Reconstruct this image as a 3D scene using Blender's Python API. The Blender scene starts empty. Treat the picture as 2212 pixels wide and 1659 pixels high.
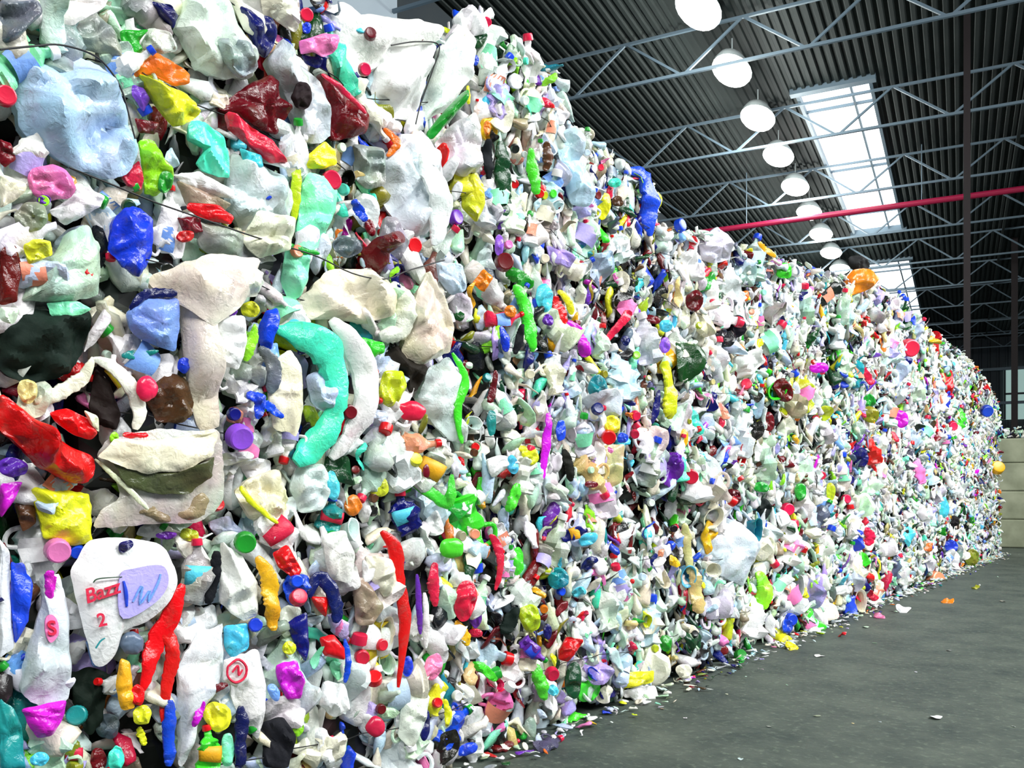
import bpy, math, random
import numpy as np
from mathutils import Vector, Matrix
random.seed(11)
RNG = np.random.default_rng(7)
S = bpy.context.scene
C = S.collection

# ---------------------------------------------------------------- camera
EYE = 1.21
FPX = 1900.0                       # focal length in pixels of the 2212 wide frame
TH = math.atan(1394 / FPX)         # bale wall runs along world +Y, camera turned left of it
FWD = np.array([-math.sin(TH), math.cos(TH), 0.0])
RGT = np.array([math.cos(TH), math.sin(TH), 0.0])
CAM = np.array([0, 0, EYE])
cd = bpy.data.cameras.new('camera'); cam = bpy.data.objects.new('camera', cd); C.objects.link(cam)
cam.location = (0, 0, EYE); cam.rotation_euler = (math.pi / 2, 0, TH)
cd.sensor_width = 36; cd.lens = 36 * FPX / 2212; cd.shift_y = (1060 - 829.5) / 2212
cd.clip_start = 0.05; cd.clip_end = 300
S.camera = cam

# ---------------------------------------------------------------- world, light, exposure
S.view_settings.view_transform = 'Standard'; S.view_settings.look = 'None'
S.view_settings.gamma = 1; S.view_settings.use_curve_mapping = False
S.view_settings.exposure = 0.0
w = bpy.data.worlds.new('world'); S.world = w; w.use_nodes = True
w.node_tree.nodes['Background'].inputs[0].default_value = (0.80, 0.90, 1.0, 1)
w.node_tree.nodes['Background'].inputs[1].default_value = 0.22

def area_light(name, loc, target, sx, sy, power, col=(1, 1, 1)):
    l = bpy.data.lights.new(name, 'AREA'); l.shape = 'RECTANGLE'; l.size = sx; l.size_y = sy
    l.energy = power; l.color = col
    o = bpy.data.objects.new(name, l); C.objects.link(o); o.location = loc
    d = Vector(target) - Vector(loc)
    o.rotation_euler = d.to_track_quat('-Z', 'Y').to_euler()
    return o
# daylight through the open gates on the right-hand side and behind the camera
area_light('gate_daylight', (4.8, 9.8, 7.4), (-2.4, 9.8, 1.2), 16, 3.0, 2500, (0.97, 1.0, 1.0))
area_light('entrance_daylight', (1.2, -1.2, 5.6), (-2.4, 2.6, 1.2), 1.8, 1.2, 230, (0.99, 1.0, 0.98))

# ---------------------------------------------------------------- coordinates
WX = -2.447                        # plane of the bale faces
BY0, BL, BH = 3.104, 1.785, 1.10   # bale joint, bale length, bale height
NB = np.array([1.0, 0, 0])
TB = math.atan(969 / FPX)          # the hall's own axis
ALONG = FWD * math.cos(TB) + RGT * math.sin(TB)
LAT = RGT * math.cos(TB) - FWD * math.sin(TB)
def hall(lat, along, z):
    p = LAT * lat + ALONG * along
    return (p[0], p[1], z)
def ray(px, py):
    d = FWD + RGT * ((px - 1106) / FPX) + np.array([0, 0, (1060 - py) / FPX])
    return d
def on_plane(px, py, p0, n):
    d = ray(px, py)
    return CAM + d * (np.dot(np.asarray(p0) - CAM, n) / np.dot(d, n))
def on_wall(px, py, lift=0.0):
    return on_plane(px, py, (WX + lift, 0, 0), NB)
def to_px(p):
    q = np.asarray(p) - CAM; z = q @ FWD
    return 1106 + FPX * (q @ RGT) / z, 1060 - FPX * q[2] / z, z

# ---------------------------------------------------------------- colours
def lin(r, g, b):
    f = lambda c: (c / 12.92 if c <= 0.04045 else ((c + 0.055) / 1.055) ** 2.4)
    return (f(r), f(g), f(b), 1.0)
PAL = {
 'red': (.86, .05, .08), 'rose': (.88, .12, .28), 'maroon': (.42, .02, .07), 'pink': (.97, .50, .74),
 'magenta': (.84, .10, .82), 'violet': (.58, .32, .88), 'purple': (.40, .16, .66), 'navy': (.04, .07, .40),
 'blue': (.10, .28, .86), 'sky blue': (.48, .66, .95), 'cyan': (.32, .80, .90), 'teal': (.10, .55, .58),
 'turquoise': (.30, .90, .76), 'mint': (.56, .94, .74), 'green': (.12, .62, .18), 'bright green': (.28, .86, .18),
 'lime': (.60, .93, .18), 'olive': (.52, .54, .12), 'yellow': (.93, .93, .16), 'amber': (.96, .70, .10),
 'orange': (.92, .48, .12), 'tan': (.82, .74, .50), 'cream': (.93, .91, .82), 'white': (.95, .95, .95),
 'milky white': (.86, .89, .88), 'pale blue': (.76, .85, .94), 'pale green': (.78, .90, .80), 'lilac': (.74, .69, .95),
 'grey': (.60, .63, .61), 'slate': (.36, .42, .46), 'black': (.09, .10, .10), 'brown': (.34, .20, .12),
 'taupe': (.60, .56, .46), 'dark olive': (.33, .32, .21), 'dirty cream': (.78, .79, .70), 'salmon': (.95, .58, .46), 'dark green': (.05, .26, .12), 'yellowish green': (.75, .82, .15),
}
LINC = {k: lin(*v) for k, v in PAL.items()}

# ---------------------------------------------------------------- materials
def nt(m):
    m.use_nodes = True
    return m.node_tree.nodes, m.node_tree.links, m.node_tree.nodes['Principled BSDF']
def plastic(name, source, rough=0.27, grime=0.5, bump=0.16, scale=1.0):
    m = bpy.data.materials.new(name); N, L, P = nt(m)
    if source == 'object':
        c = N.new('ShaderNodeObjectInfo').outputs['Color']
    else:
        a = N.new('ShaderNodeAttribute'); a.attribute_name = 'piece_colour'; c = a.outputs['Color']
    tc = N.new('ShaderNodeNewGeometry').outputs['Position']
    n1 = N.new('ShaderNodeTexNoise'); n1.inputs['Scale'].default_value = 15 * scale; n1.inputs['Detail'].default_value = 7; n1.inputs['Distortion'].default_value = .8
    n1.inputs['Roughness'].default_value = .65
    L.new(tc, n1.inputs['Vector'])
    r1 = N.new('ShaderNodeValToRGB'); r1.color_ramp.elements[0].position = .53; r1.color_ramp.elements[1].position = .74
    r1.color_ramp.elements[0].color = (0, 0, 0, 1); r1.color_ramp.elements[1].color = (grime, grime, grime, 1)
    L.new(n1.outputs['Fac'], r1.inputs[0])
    mx = N.new('ShaderNodeMix'); mx.data_type = 'RGBA'
    L.new(r1.outputs[0], mx.inputs[0]); L.new(c, mx.inputs[6]); mx.inputs[7].default_value = (.10, .095, .07, 1)
    n3 = N.new('ShaderNodeTexNoise'); n3.inputs['Scale'].default_value = 7; n3.inputs['Detail'].default_value = 4; L.new(tc, n3.inputs['Vector'])
    m3 = N.new('ShaderNodeMix'); m3.data_type = 'RGBA'; m3.blend_type = 'OVERLAY'; m3.inputs[0].default_value = .42 if grime > .3 else .1   # uneven old pigment
    L.new(mx.outputs[2], m3.inputs[6]); L.new(n3.outputs['Color'], m3.inputs[7]); L.new(m3.outputs[2], P.inputs['Base Color'])
    P.inputs['Roughness'].default_value = rough
    n2 = N.new('ShaderNodeTexNoise'); n2.inputs['Scale'].default_value = 48 * scale; n2.inputs['Detail'].default_value = 3
    n2.inputs['Distortion'].default_value = .6
    L.new(tc, n2.inputs['Vector'])
    b = N.new('ShaderNodeBump'); b.inputs['Strength'].default_value = bump; b.inputs['Distance'].default_value = .02
    L.new(n2.outputs['Fac'], b.inputs['Height'])
    vo = N.new('ShaderNodeTexVoronoi'); vo.inputs['Scale'].default_value = 13 * scale; vo.inputs['Randomness'].default_value = 1   # crinkle facets
    wv = N.new('ShaderNodeMix'); wv.data_type = 'VECTOR'; wv.inputs[0].default_value = .12
    L.new(tc, wv.inputs[4]); L.new(n2.outputs['Color'], wv.inputs[5]); L.new(wv.outputs[1], vo.inputs['Vector'])
    b2 = N.new('ShaderNodeBump'); b2.inputs['Strength'].default_value = bump * .9; b2.inputs['Distance'].default_value = .025
    L.new(vo.outputs['Distance'], b2.inputs['Height']); L.new(b.outputs[0], b2.inputs['Normal']); L.new(b2.outputs[0], P.inputs['Normal'])
    return m
M_PL = plastic('crushed_plastic', 'object')
M_DARK = plastic('black_plastic', 'object', rough=.75, grime=.1, bump=.1)
M_DARK.node_tree.nodes['Principled BSDF'].inputs['Specular IOR Level'].default_value = .2
M_ST = plastic('crushed_scraps', 'attribute', grime=.5)
M_CAP = plastic('cap_plastic', 'object', rough=.28, grime=.12, bump=.05)
M_LAB = plastic('printed_label', 'object', rough=.5, grime=.25, bump=.12)
def simple(name, col, rough=.6, metal=0, noise=0, scale=4, col2=None, bump=0, emit=0):
    m = bpy.data.materials.new(name); N, L, P = nt(m)
    P.inputs['Base Color'].default_value = (*col, 1); P.inputs['Roughness'].default_value = rough; P.inputs['Metallic'].default_value = metal
    if emit:
        P.inputs['Emission Color'].default_value = (*col, 1); P.inputs['Emission Strength'].default_value = emit
    if col2:
        g = N.new('ShaderNodeNewGeometry'); n = N.new('ShaderNodeTexNoise'); n.inputs['Scale'].default_value = scale; n.inputs['Detail'].default_value = 6
        L.new(g.outputs['Position'], n.inputs['Vector'])
        r = N.new('ShaderNodeValToRGB'); r.color_ramp.elements[0].color = (*col, 1); r.color_ramp.elements[1].color = (*col2, 1)
        r.color_ramp.elements[0].position = .35; r.color_ramp.elements[1].position = .68
        L.new(n.outputs['Fac'], r.inputs[0]); L.new(r.outputs[0], P.inputs['Base Color'])
        if bump:
            b = N.new('ShaderNodeBump'); b.inputs['Strength'].default_value = bump; b.inputs['Distance'].default_value = .02
            L.new(n.outputs['Fac'], b.inputs['Height']); L.new(b.outputs[0], P.inputs['Normal'])
    return m
M_WIRE = simple('baling_wire', (.02, .02, .02), .5, .6)
M_DECK = simple('roof_deck', (.011, .019, .018), .75, 0, col2=(.018, .026, .024), scale=.8)
M_STEEL = simple('truss_paint', (.15, .21, .26), .5)
M_COLUMN = simple('column_paint', (.016, .010, .011), .8)
M_RED = simple('red_pipe_paint', (.40, .01, .06), .45)
M_WALL = simple('dark_cladding', (.030, .042, .055), .7, col2=(.045, .055, .060), scale=.5)
M_GREY = simple('grey_cladding', (.20, .25, .29), .7, col2=(.25, .30, .34), scale=.6)
M_SKY = simple('skylight_panel', (.93, .98, 1.0), .6, emit=2.2)
M_LAMP = simple('lamp_glass', (1.0, 1.0, .96), .5, emit=14)
M_HOUSING = simple('lamp_housing', (.5, .55, .55), .5)
M_GATE = simple('far_gate_glass', (.42, .62, .58), .6, emit=.55)
M_BLOCK = simple('block_concrete', (.24, .26, .17), .85, col2=(.40, .42, .29), scale=2.5, bump=.25)
# floor: dark worn asphalt with pale flecks
mf = bpy.data.materials.new('asphalt_floor'); N, L, P = nt(mf)
g = N.new('ShaderNodeNewGeometry')
n1 = N.new('ShaderNodeTexNoise'); n1.inputs['Scale'].default_value = 2.2; n1.inputs['Detail'].default_value = 10; n1.inputs['Roughness'].default_value = .72; L.new(g.outputs['Position'], n1.inputs['Vector'])
r1 = N.new('ShaderNodeValToRGB'); r1.color_ramp.elements[0].position = .35; r1.color_ramp.elements[1].position = .7
r1.color_ramp.elements[0].color = (.028, .042, .038, 1); r1.color_ramp.elements[1].color = (.098, .118, .094, 1)
L.new(n1.outputs['Fac'], r1.inputs[0])
n2 = N.new('ShaderNodeTexNoise'); n2.inputs['Scale'].default_value = 24; n2.inputs['Detail'].default_value = 6; n2.inputs['Roughness'].default_value = .7; L.new(g.outputs['Position'], n2.inputs['Vector'])
r2 = N.new('ShaderNodeValToRGB'); r2.color_ramp.elements[0].position = .54; r2.color_ramp.elements[1].position = .74
r2.color_ramp.elements[0].color = (0, 0, 0, 1); r2.color_ramp.elements[1].color = (.55, .55, .55, 1); L.new(n2.outputs['Fac'], r2.inputs[0])
mx = N.new('ShaderNodeMix'); mx.data_type = 'RGBA'; L.new(r2.outputs[0], mx.inputs[0]); L.new(r1.outputs[0], mx.inputs[6]); mx.inputs[7].default_value = (.24, .30, .22, 1)
L.new(mx.outputs[2], P.inputs['Base Color']); P.inputs['Roughness'].default_value = .55
b = N.new('ShaderNodeBump'); b.inputs['Strength'].default_value = .35; b.inputs['Distance'].default_value = .01
L.new(n2.outputs['Fac'], b.inputs['Height']); L.new(b.outputs[0], P.inputs['Normal'])
# packed core of a bale: small cells of dirty squeezed plastic
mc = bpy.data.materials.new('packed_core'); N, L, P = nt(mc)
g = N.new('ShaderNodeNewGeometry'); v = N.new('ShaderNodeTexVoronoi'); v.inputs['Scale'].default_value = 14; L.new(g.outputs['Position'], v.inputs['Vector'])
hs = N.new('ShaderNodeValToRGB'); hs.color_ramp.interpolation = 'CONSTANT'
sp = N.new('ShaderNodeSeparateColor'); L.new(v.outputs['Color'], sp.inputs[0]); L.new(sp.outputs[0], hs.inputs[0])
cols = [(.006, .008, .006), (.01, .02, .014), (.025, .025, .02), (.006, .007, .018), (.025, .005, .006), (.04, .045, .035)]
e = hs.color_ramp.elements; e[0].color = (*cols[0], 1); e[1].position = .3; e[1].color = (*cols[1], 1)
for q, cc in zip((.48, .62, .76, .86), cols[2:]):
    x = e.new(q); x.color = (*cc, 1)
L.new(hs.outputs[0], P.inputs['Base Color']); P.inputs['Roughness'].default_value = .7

# ---------------------------------------------------------------- mesh helpers
def mesh_obj(name, V, F, mat, parent=None, smooth=True, loc=None):
    me = bpy.data.meshes.new(name)
    V = np.asarray(V, float)
    if loc is not None: V = V - np.asarray(loc)
    me.from_pydata(V.tolist(), [], [tuple(int(i) for i in f) for f in F]); me.update()
    if smooth:
        me.polygons.foreach_set('use_smooth', [True] * len(me.polygons)); me.set_sharp_from_angle(angle=.5)
    me.materials.append(mat)
    o = bpy.data.objects.new(name, me); C.objects.link(o)
    if loc is not None: o.location = tuple(float(q) for q in loc)
    if parent is not None: o.parent = parent
    return o
def tag(o, label=None, cat=None, group=None, kind=None):
    if label: o['label'] = label
    if cat: o['category'] = cat
    if group: o['group'] = group
    if kind: o['kind'] = kind
    return o
def empty(name, loc=(0, 0, 0)):
    o = bpy.data.objects.new(name, None); C.objects.link(o); o.location = loc; o.empty_display_size = .1
    return o
def unit(v):
    v = np.asarray(v, float); return v / (np.linalg.norm(v) + 1e-12)
def folds(V, amp, wl, rng, n=5):
    """creased relief: a sum of sharp folds in random directions"""
    out = np.zeros(len(V))
    for i in range(n):
        d = unit(rng.normal(size=3)); f = 1 / (wl * rng.uniform(.5, 1.6))
        t = V @ d * f + rng.uniform(0, 9)
        out += (np.abs((t % 1) * 2 - 1) - .5) * rng.uniform(.5, 1)
    return out * amp / n * 2
def box_vf(lo, hi, fn=None):
    V = [(x, y, z) for x in (lo[0], hi[0]) for y in (lo[1], hi[1]) for z in (lo[2], hi[2])]
    if fn: V = [fn(*v) for v in V]
    F = [(0, 1, 3, 2), (4, 6, 7, 5), (0, 4, 5, 1), (2, 3, 7, 6), (0, 2, 6, 4), (1, 5, 7, 3)]
    return V, F
def merge(parts):
    V, F = [], []
    for v, f in parts:
        k = len(V); V += [tuple(q) for q in v]; F += [tuple(i + k for i in ff) for ff in f]
    return V, F
def bar(p, q, r, n=6, up=(0, 0, 1), r2=None):
    p = np.asarray(p, float); q = np.asarray(q, float); d = unit(q - p)
    u = unit(np.cross(d, up)) if abs(d @ np.asarray(up)) < .99 else np.array([1., 0, 0]); v = np.cross(d, u)
    r2 = r2 or r
    V = []
    for c in (p, q):
        for k in range(n):
            a = 2 * math.pi * (k + .5) / n; V.append(c + u * math.cos(a) * r + v * math.sin(a) * r2)
    F = [(k, (k + 1) % n, n + (k + 1) % n, n + k) for k in range(n)] + [tuple(range(n - 1, -1, -1)), tuple(range(n, 2 * n))]
    return V, F
def tube(P, rads, n=7):
    """round tube along points"""
    P = np.asarray(P, float); V = []; m = len(P)
    for i in range(m):
        d = unit(P[min(i + 1, m - 1)] - P[max(i - 1, 0)])
        u = unit(np.cross(d, (0.3, .2, 1.0))); v = np.cross(d, u)
        r = rads[i] if hasattr(rads, '__len__') else rads
        for k in range(n):
            a = 2 * math.pi * k / n; V.append(P[i] + (u * math.cos(a) + v * math.sin(a)) * r)
    F = [(i * n + k, i * n + (k + 1) % n, (i + 1) * n + (k + 1) % n, (i + 1) * n + k) for i in range(m - 1) for k in range(n)]
    F += [tuple(range(n - 1, -1, -1)), tuple(range((m - 1) * n, m * n))]
    return V, F
def spline(P, n, closed=False):
    P = np.asarray(P, float); m = len(P); out = []
    segs = m if closed else m - 1
    for k in range(n):
        t = k * segs / (n if closed else n - 1); i = min(int(t), segs - 1); u = t - i
        g = (lambda j: P[j % m]) if closed else (lambda j: P[min(max(j, 0), m - 1)])
        a, b, c, d = g(i - 1), g(i), g(i + 1), g(i + 2)
        out.append(.5 * ((2 * b) + (c - a) * u + (2 * a - 5 * b + 4 * c - d) * u * u + (3 * b - a - 3 * c + d) * u ** 3))
    return np.array(out)

def relief(P2, rng, n=7, lo=.26, hi=1.0):
    """creased sheet relief over in-plane coordinates scaled to about -1..1: long folds with sharp ridges, warped a little"""
    a = rng.uniform(0, 6, 4)
    Q = P2 + .13 * np.stack([np.sin(P2[:, 1] * 3.1 + a[0]) + .5 * np.sin(P2[:, 0] * 6 + a[1]), np.sin(P2[:, 0] * 3.4 + a[2]) + .5 * np.sin(P2[:, 1] * 5 + a[3])], 1)
    out = np.zeros(len(Q)); tot = 0; th0 = rng.uniform(0, math.pi)
    for i in range(n):
        wl = hi * (lo / hi) ** (i / (n - 1)); th = th0 + rng.normal() * .9; wgt = wl ** 1.1; tot += wgt
        t = (Q @ np.array([math.cos(th), math.sin(th)])) / (wl * 1.7) + rng.uniform(0, 9)
        tri = np.abs((t % 1) * 2 - 1)
        out += wgt * (np.minimum(tri, rng.uniform(.6, 1.0)) - .45) * (1 if rng.random() < .6 else -1)
    return out / tot * 2.6
def ragged(pts, M, rng, amt=.02, soft=.35):
    """resample a closed outline keeping its corners, slightly uneven"""
    P = np.asarray(pts, float); Q = np.vstack([P, P[:1]]); seg = np.linalg.norm(np.diff(Q, axis=0), axis=1); cs = np.concatenate([[0], np.cumsum(seg)]); t = np.linspace(0, cs[-1], M, endpoint=False)
    Lp = np.stack([np.interp(t, cs, Q[:, k]) for k in range(P.shape[1])], 1)
    Lq = (np.roll(Lp, 1, 0) + Lp + np.roll(Lp, -1, 0)) / 3
    c = Lq.mean(0); size = np.abs(Lq - c).max()
    w = rng.normal(size=M); w = w + np.roll(w, 1) + .6 * np.roll(w, 2)
    return c + (Lq - c) * (1 + amt * w[:, None])
def pillow(outline, n, T, rng, crease=.5, rings=None):
    """closed outline (3-D points, one plane) -> a crushed, sharply creased shell of thickness T around it"""
    P = np.asarray(outline, float); c = P.mean(0); M = len(P)
    if rings is None: rings = (.12, .24, .36, .47, .58, .68, .77, .85, .92, .97, 1.0) if M > 44 else (.25, .48, .68, .84, .95, 1.0)
    size = np.abs(P - c).max()
    e1 = unit(np.cross(n, (0.1, .2, 1.0))); e2 = np.cross(n, e1)
    r_of = np.concatenate([[0], np.repeat(rings, M)])
    V = np.vstack([[c]] + [c + (P - c) * r for r in rings])
    P2 = np.stack([(V - c) @ e1, (V - c) @ e2], 1) / size
    f = relief(P2, rng)
    dome = (1 - r_of ** 3.2)
    h = T * (dome * .75 + crease * 1.5 * f * (.25 + .75 * np.minimum(1, (1 - r_of) * 5)))
    f2 = relief(P2 * 1.0, rng); f3 = relief(P2, rng)
    V = V + np.outer(h, n) + size * .05 * crease * (np.outer(f2, e1) + np.outer(f3, e2))
    back = np.minimum(h.min(), 0) - T * .5
    front = len(V); B = [c + n * back]
    for r in (.6, .97):
        for k in range(M): B.append(c + (P[k] - c) * r + n * (back if r < .9 else back * .7))
    V = np.vstack([V, B]); F = []
    K = len(rings)
    for k in range(M): F.append((0, 1 + k, 1 + (k + 1) % M))
    for i in range(K - 1):
        a, b = 1 + i * M, 1 + (i + 1) * M
        for k in range(M): F.append((a + k, b + k, b + (k + 1) % M, a + (k + 1) % M))
    rim = 1 + (K - 1) * M; b0 = front; b1 = front + 1; b2 = front + 1 + M
    for k in range(M):
        k2 = (k + 1) % M
        F.append((rim + k, b2 + k, b2 + k2, rim + k2)); F.append((b2 + k, b1 + k, b1 + k2, b2 + k2)); F.append((b1 + k, b0, b1 + k2))
    return V, F

def loft(cen, half, n, T, rng, around=12, crease=.35, prof=None):
    """stations with centre, in-plane half-width vector and depth T[i] -> bent, squashed and creased shell"""
    cen, half, T = np.asarray(cen, float), np.asarray(half, float), np.asarray(T, float)
    if around >= 12 and len(cen) < 22:
        t0 = np.arange(len(cen)); t1 = np.linspace(0, len(cen) - 1, len(cen) * 2 - 1)
        cen = np.stack([np.interp(t1, t0, cen[:, k]) for k in range(3)], 1); half = np.stack([np.interp(t1, t0, half[:, k]) for k in range(3)], 1); T = np.interp(t1, t0, T)
    m = len(cen); V = []
    wob = rng.normal(size=(m, 2)) * .07; wob[:2] = 0; wob[-3:] *= .3
    for i in range(m):
        for k in range(around):
            a = 2 * math.pi * k / around; ca, sa = math.cos(a), math.sin(a)
            V.append(cen[i] + half[i] * ca * (1 + wob[i, 0 if ca > 0 else 1]) + n * T[i] * (abs(sa) ** .8) * (1 if sa > 0 else -1))
    V.append(cen[0]); V.append(cen[-1]); V = np.array(V)
    size = max(np.linalg.norm(cen[-1] - cen[0]), .01) * .5
    t = np.concatenate([np.repeat(T, around), [T[0], T[-1]]])
    c = cen.mean(0); ax = unit(cen[-1] - cen[0]); ay = unit(np.cross(n, ax))
    P2 = np.stack([(V - c) @ ax, (V - c) @ ay], 1) / size
    f = relief(P2, rng); g = relief(P2, rng)
    endf = np.ones(m); endf[-3:] = .25; endf = np.concatenate([np.repeat(endf, around), [1, .2]])
    V = V + np.outer(f * t * crease * 1.8 * endf, n) + np.outer(g * t * crease * .6 * endf, ay)
    F = []
    for i in range(m - 1):
        for k in range(around):
            F.append((i * around + k, i * around + (k + 1) % around, (i + 1) * around + (k + 1) % around, (i + 1) * around + k))
    e0, e1 = m * around, m * around + 1
    for k in range(around):
        F.append((e0, (k + 1) % around, k)); F.append((e1, (m - 1) * around + k, (m - 1) * around + (k + 1) % around))
    return V, F

BOT_S = np.array([0, .03, .12, .3, .5, .64, .74, .81, .86, .93, 1.0])
BOT_W = np.array([.34, .46, .50, .47, .50, .49, .40, .24, .16, .15, .15])
def cap_vf(c, ax, r, h, ridges=20):
    """screw cap: ridged skirt, bevelled top, inner neck stub"""
    ax = unit(ax); u = unit(np.cross(ax, (0, 0, 1.0) if abs(ax[2]) < .9 else (0, 1.0, 0))); v = np.cross(ax, u)
    n = ridges * 2; prof = [(0, 1.0), (.08, 1.04), (.72, 1.0), (.93, .93), (1.0, .80), (.96, .55)]
    V = []
    for j, (hh, rr) in enumerate(prof):
        for k in range(n):
            a = 2 * math.pi * k / n; q = rr * (1 - (.045 if (k % 2 and 0 < j < 3) else 0))
            V.append(c + ax * h * hh + (u * math.cos(a) + v * math.sin(a)) * r * q)
    V.append(c + ax * h * .95)
    F = [(j * n + k, j * n + (k + 1) % n, (j + 1) * n + (k + 1) % n, (j + 1) * n + k) for j in range(len(prof) - 1) for k in range(n)]
    t = (len(prof) - 1) * n
    F += [(t + k, t + (k + 1) % n, len(V) - 1) for k in range(n)] + [tuple(range(n - 1, -1, -1))]
    return V, F

# ================================================================ THE HALL
fl = mesh_obj('floor', [hall(-14, -6, 0), hall(16, -6, 0), hall(16, 66, 0), hall(-14, 66, 0), hall(-14, -6, -.2), hall(16, -6, -.2), hall(16, 66, -.2), hall(-14, 66, -.2)],
              [(0, 1, 2, 3), (7, 6, 5, 4), (0, 4, 5, 1), (1, 5, 6, 2), (2, 6, 7, 3), (3, 7, 4, 0)], mf, smooth=False)
tag(fl, kind='structure')
ZR = EYE + 10
SK = [(22.9, 36.6), (41.4, 58.2)]; SL0, SL1 = -3.72, -1.92
def deck(l0, l1, a0, a1):
    n = max(1, round((l1 - l0) / .20)); p = (l1 - l0) / n; V = []; F = []
    pts = []
    for i in range(n):
        x = l0 + i * p; pts += [(x, 0), (x + p * .38, 0), (x + p * .5, .05), (x + p * .88, .05)]
    pts.append((l1, 0))
    for (x, dz) in pts: V += [hall(x, a0, ZR + dz), hall(x, a1, ZR + dz)]
    F = [(2 * i, 2 * i + 1, 2 * i + 3, 2 * i + 2) for i in range(len(pts) - 1)]
    return V, F
parts = [deck(-13.9, SL0, -5.9, 65.9), deck(SL1, 15.9, -5.9, 65.9), deck(SL0, SL1, -5.9, SK[0][0]), deck(SL0, SL1, SK[0][1], SK[1][0]), deck(SL0, SL1, SK[1][1], 65.9)]
parts.append(box_vf((-13.9, -5.9, ZR + .35), (15.9, 65.9, ZR + .4), hall))
tag(mesh_obj('ceiling', *merge(parts), M_DECK, smooth=False), kind='structure')
for i, (a0, a1) in enumerate(SK):
    o = mesh_obj('window_%d' % (i + 1), *box_vf((SL0, a0, ZR + .12), (SL1, a1, ZR + .16), hall), M_SKY, smooth=False)
    tag(o, 'bright skylight strip in the dark roof, %s' % ('nearer and longer-looking of the two' if i == 0 else 'farther one low above the bales'), kind='structure')
    fr = [box_vf((SL0 + .0, a0, ZR - .04), (SL0 + .08, a1, ZR + .12), hall), box_vf((SL1 - .08, a0, ZR - .04), (SL1, a1, ZR + .12), hall)]
    fr += [box_vf((-2.46, a0, ZR + .02), (-2.41, a1, ZR + .1), hall)]
    k = a0 + 1.5
    while k < a1: fr.append(box_vf((SL0, k, ZR + .03), (SL1, k + .05, ZR + .1), hall)); k += 4.9
    fr += [box_vf((SL0 - .1, q - .12, ZR - .09), (SL1 + .1, q + .12, ZR + .12), hall) for q in (a0, a1)]
    mesh_obj('window_frame', *merge(fr), M_STEEL, o, smooth=False)
# walls
def ribbed(l0, l1, along, z0, z1, vertical=True):
    V, F = [], []; n = int((l1 - l0) / .5); p = (l1 - l0) / n; pts = []
    for i in range(n): pts += [(l0 + i * p, 0), (l0 + i * p + .3, 0), (l0 + i * p + .34, .06), (l0 + i * p + .46, .06)]
    pts.append((l1, 0))
    for x, d in pts: V += [hall(x, along + d, z0), hall(x, along + d, z1)]
    return V, [(2 * i, 2 * i + 2, 2 * i + 3, 2 * i + 1) for i in range(len(pts) - 1)]
tag(mesh_obj('wall_back', *merge([ribbed(-13.9, 15.9, 65.4, 0, ZR), box_vf((-13.9, 65.6, 0), (15.9, 65.8, ZR), hall)]), M_WALL, smooth=False), kind='structure')
tag(mesh_obj('wall_left', *box_vf((-10.0, -5.9, 0), (-9.6, 65.4, ZR), hall), M_WALL, smooth=False), kind='structure')
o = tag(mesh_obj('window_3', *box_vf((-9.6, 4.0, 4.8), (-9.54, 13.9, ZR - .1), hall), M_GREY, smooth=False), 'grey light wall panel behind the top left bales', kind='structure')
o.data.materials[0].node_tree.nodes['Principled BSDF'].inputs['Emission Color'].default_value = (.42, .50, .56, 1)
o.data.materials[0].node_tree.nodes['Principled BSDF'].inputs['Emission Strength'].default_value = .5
pw = on_plane(2168, 780, hall(0, 65.2, 0), ALONG); lat0 = float(pw @ LAT)
o = tag(mesh_obj('window_4', *box_vf((lat0, 65.25, EYE + 4.6), (lat0 + 6, 65.35, EYE + 8.0), hall), M_GATE, smooth=False), 'hazy greenish lit window in the far end wall', kind='structure')
mesh_obj('window_frame', *merge([box_vf((lat0 + q, 65.15, EYE + 4.6), (lat0 + q + .12, 65.3, EYE + 8.0), hall) for q in (0, 2, 4, 5.9)] + [box_vf((lat0, 65.15, EYE + 6.2), (lat0 + 6, 65.3, EYE + 6.32), hall)]), M_WALL, o, smooth=False)
rails = [box_vf((-9, 65.0, z), (15.8, 65.2, z + .18), hall) for z in (2.5, 4.6, 6.8, 9.0)]
tag(mesh_obj('trim_1', *merge(rails), M_STEEL, smooth=False), 'horizontal steel rails across the far end wall', kind='structure')

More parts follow.
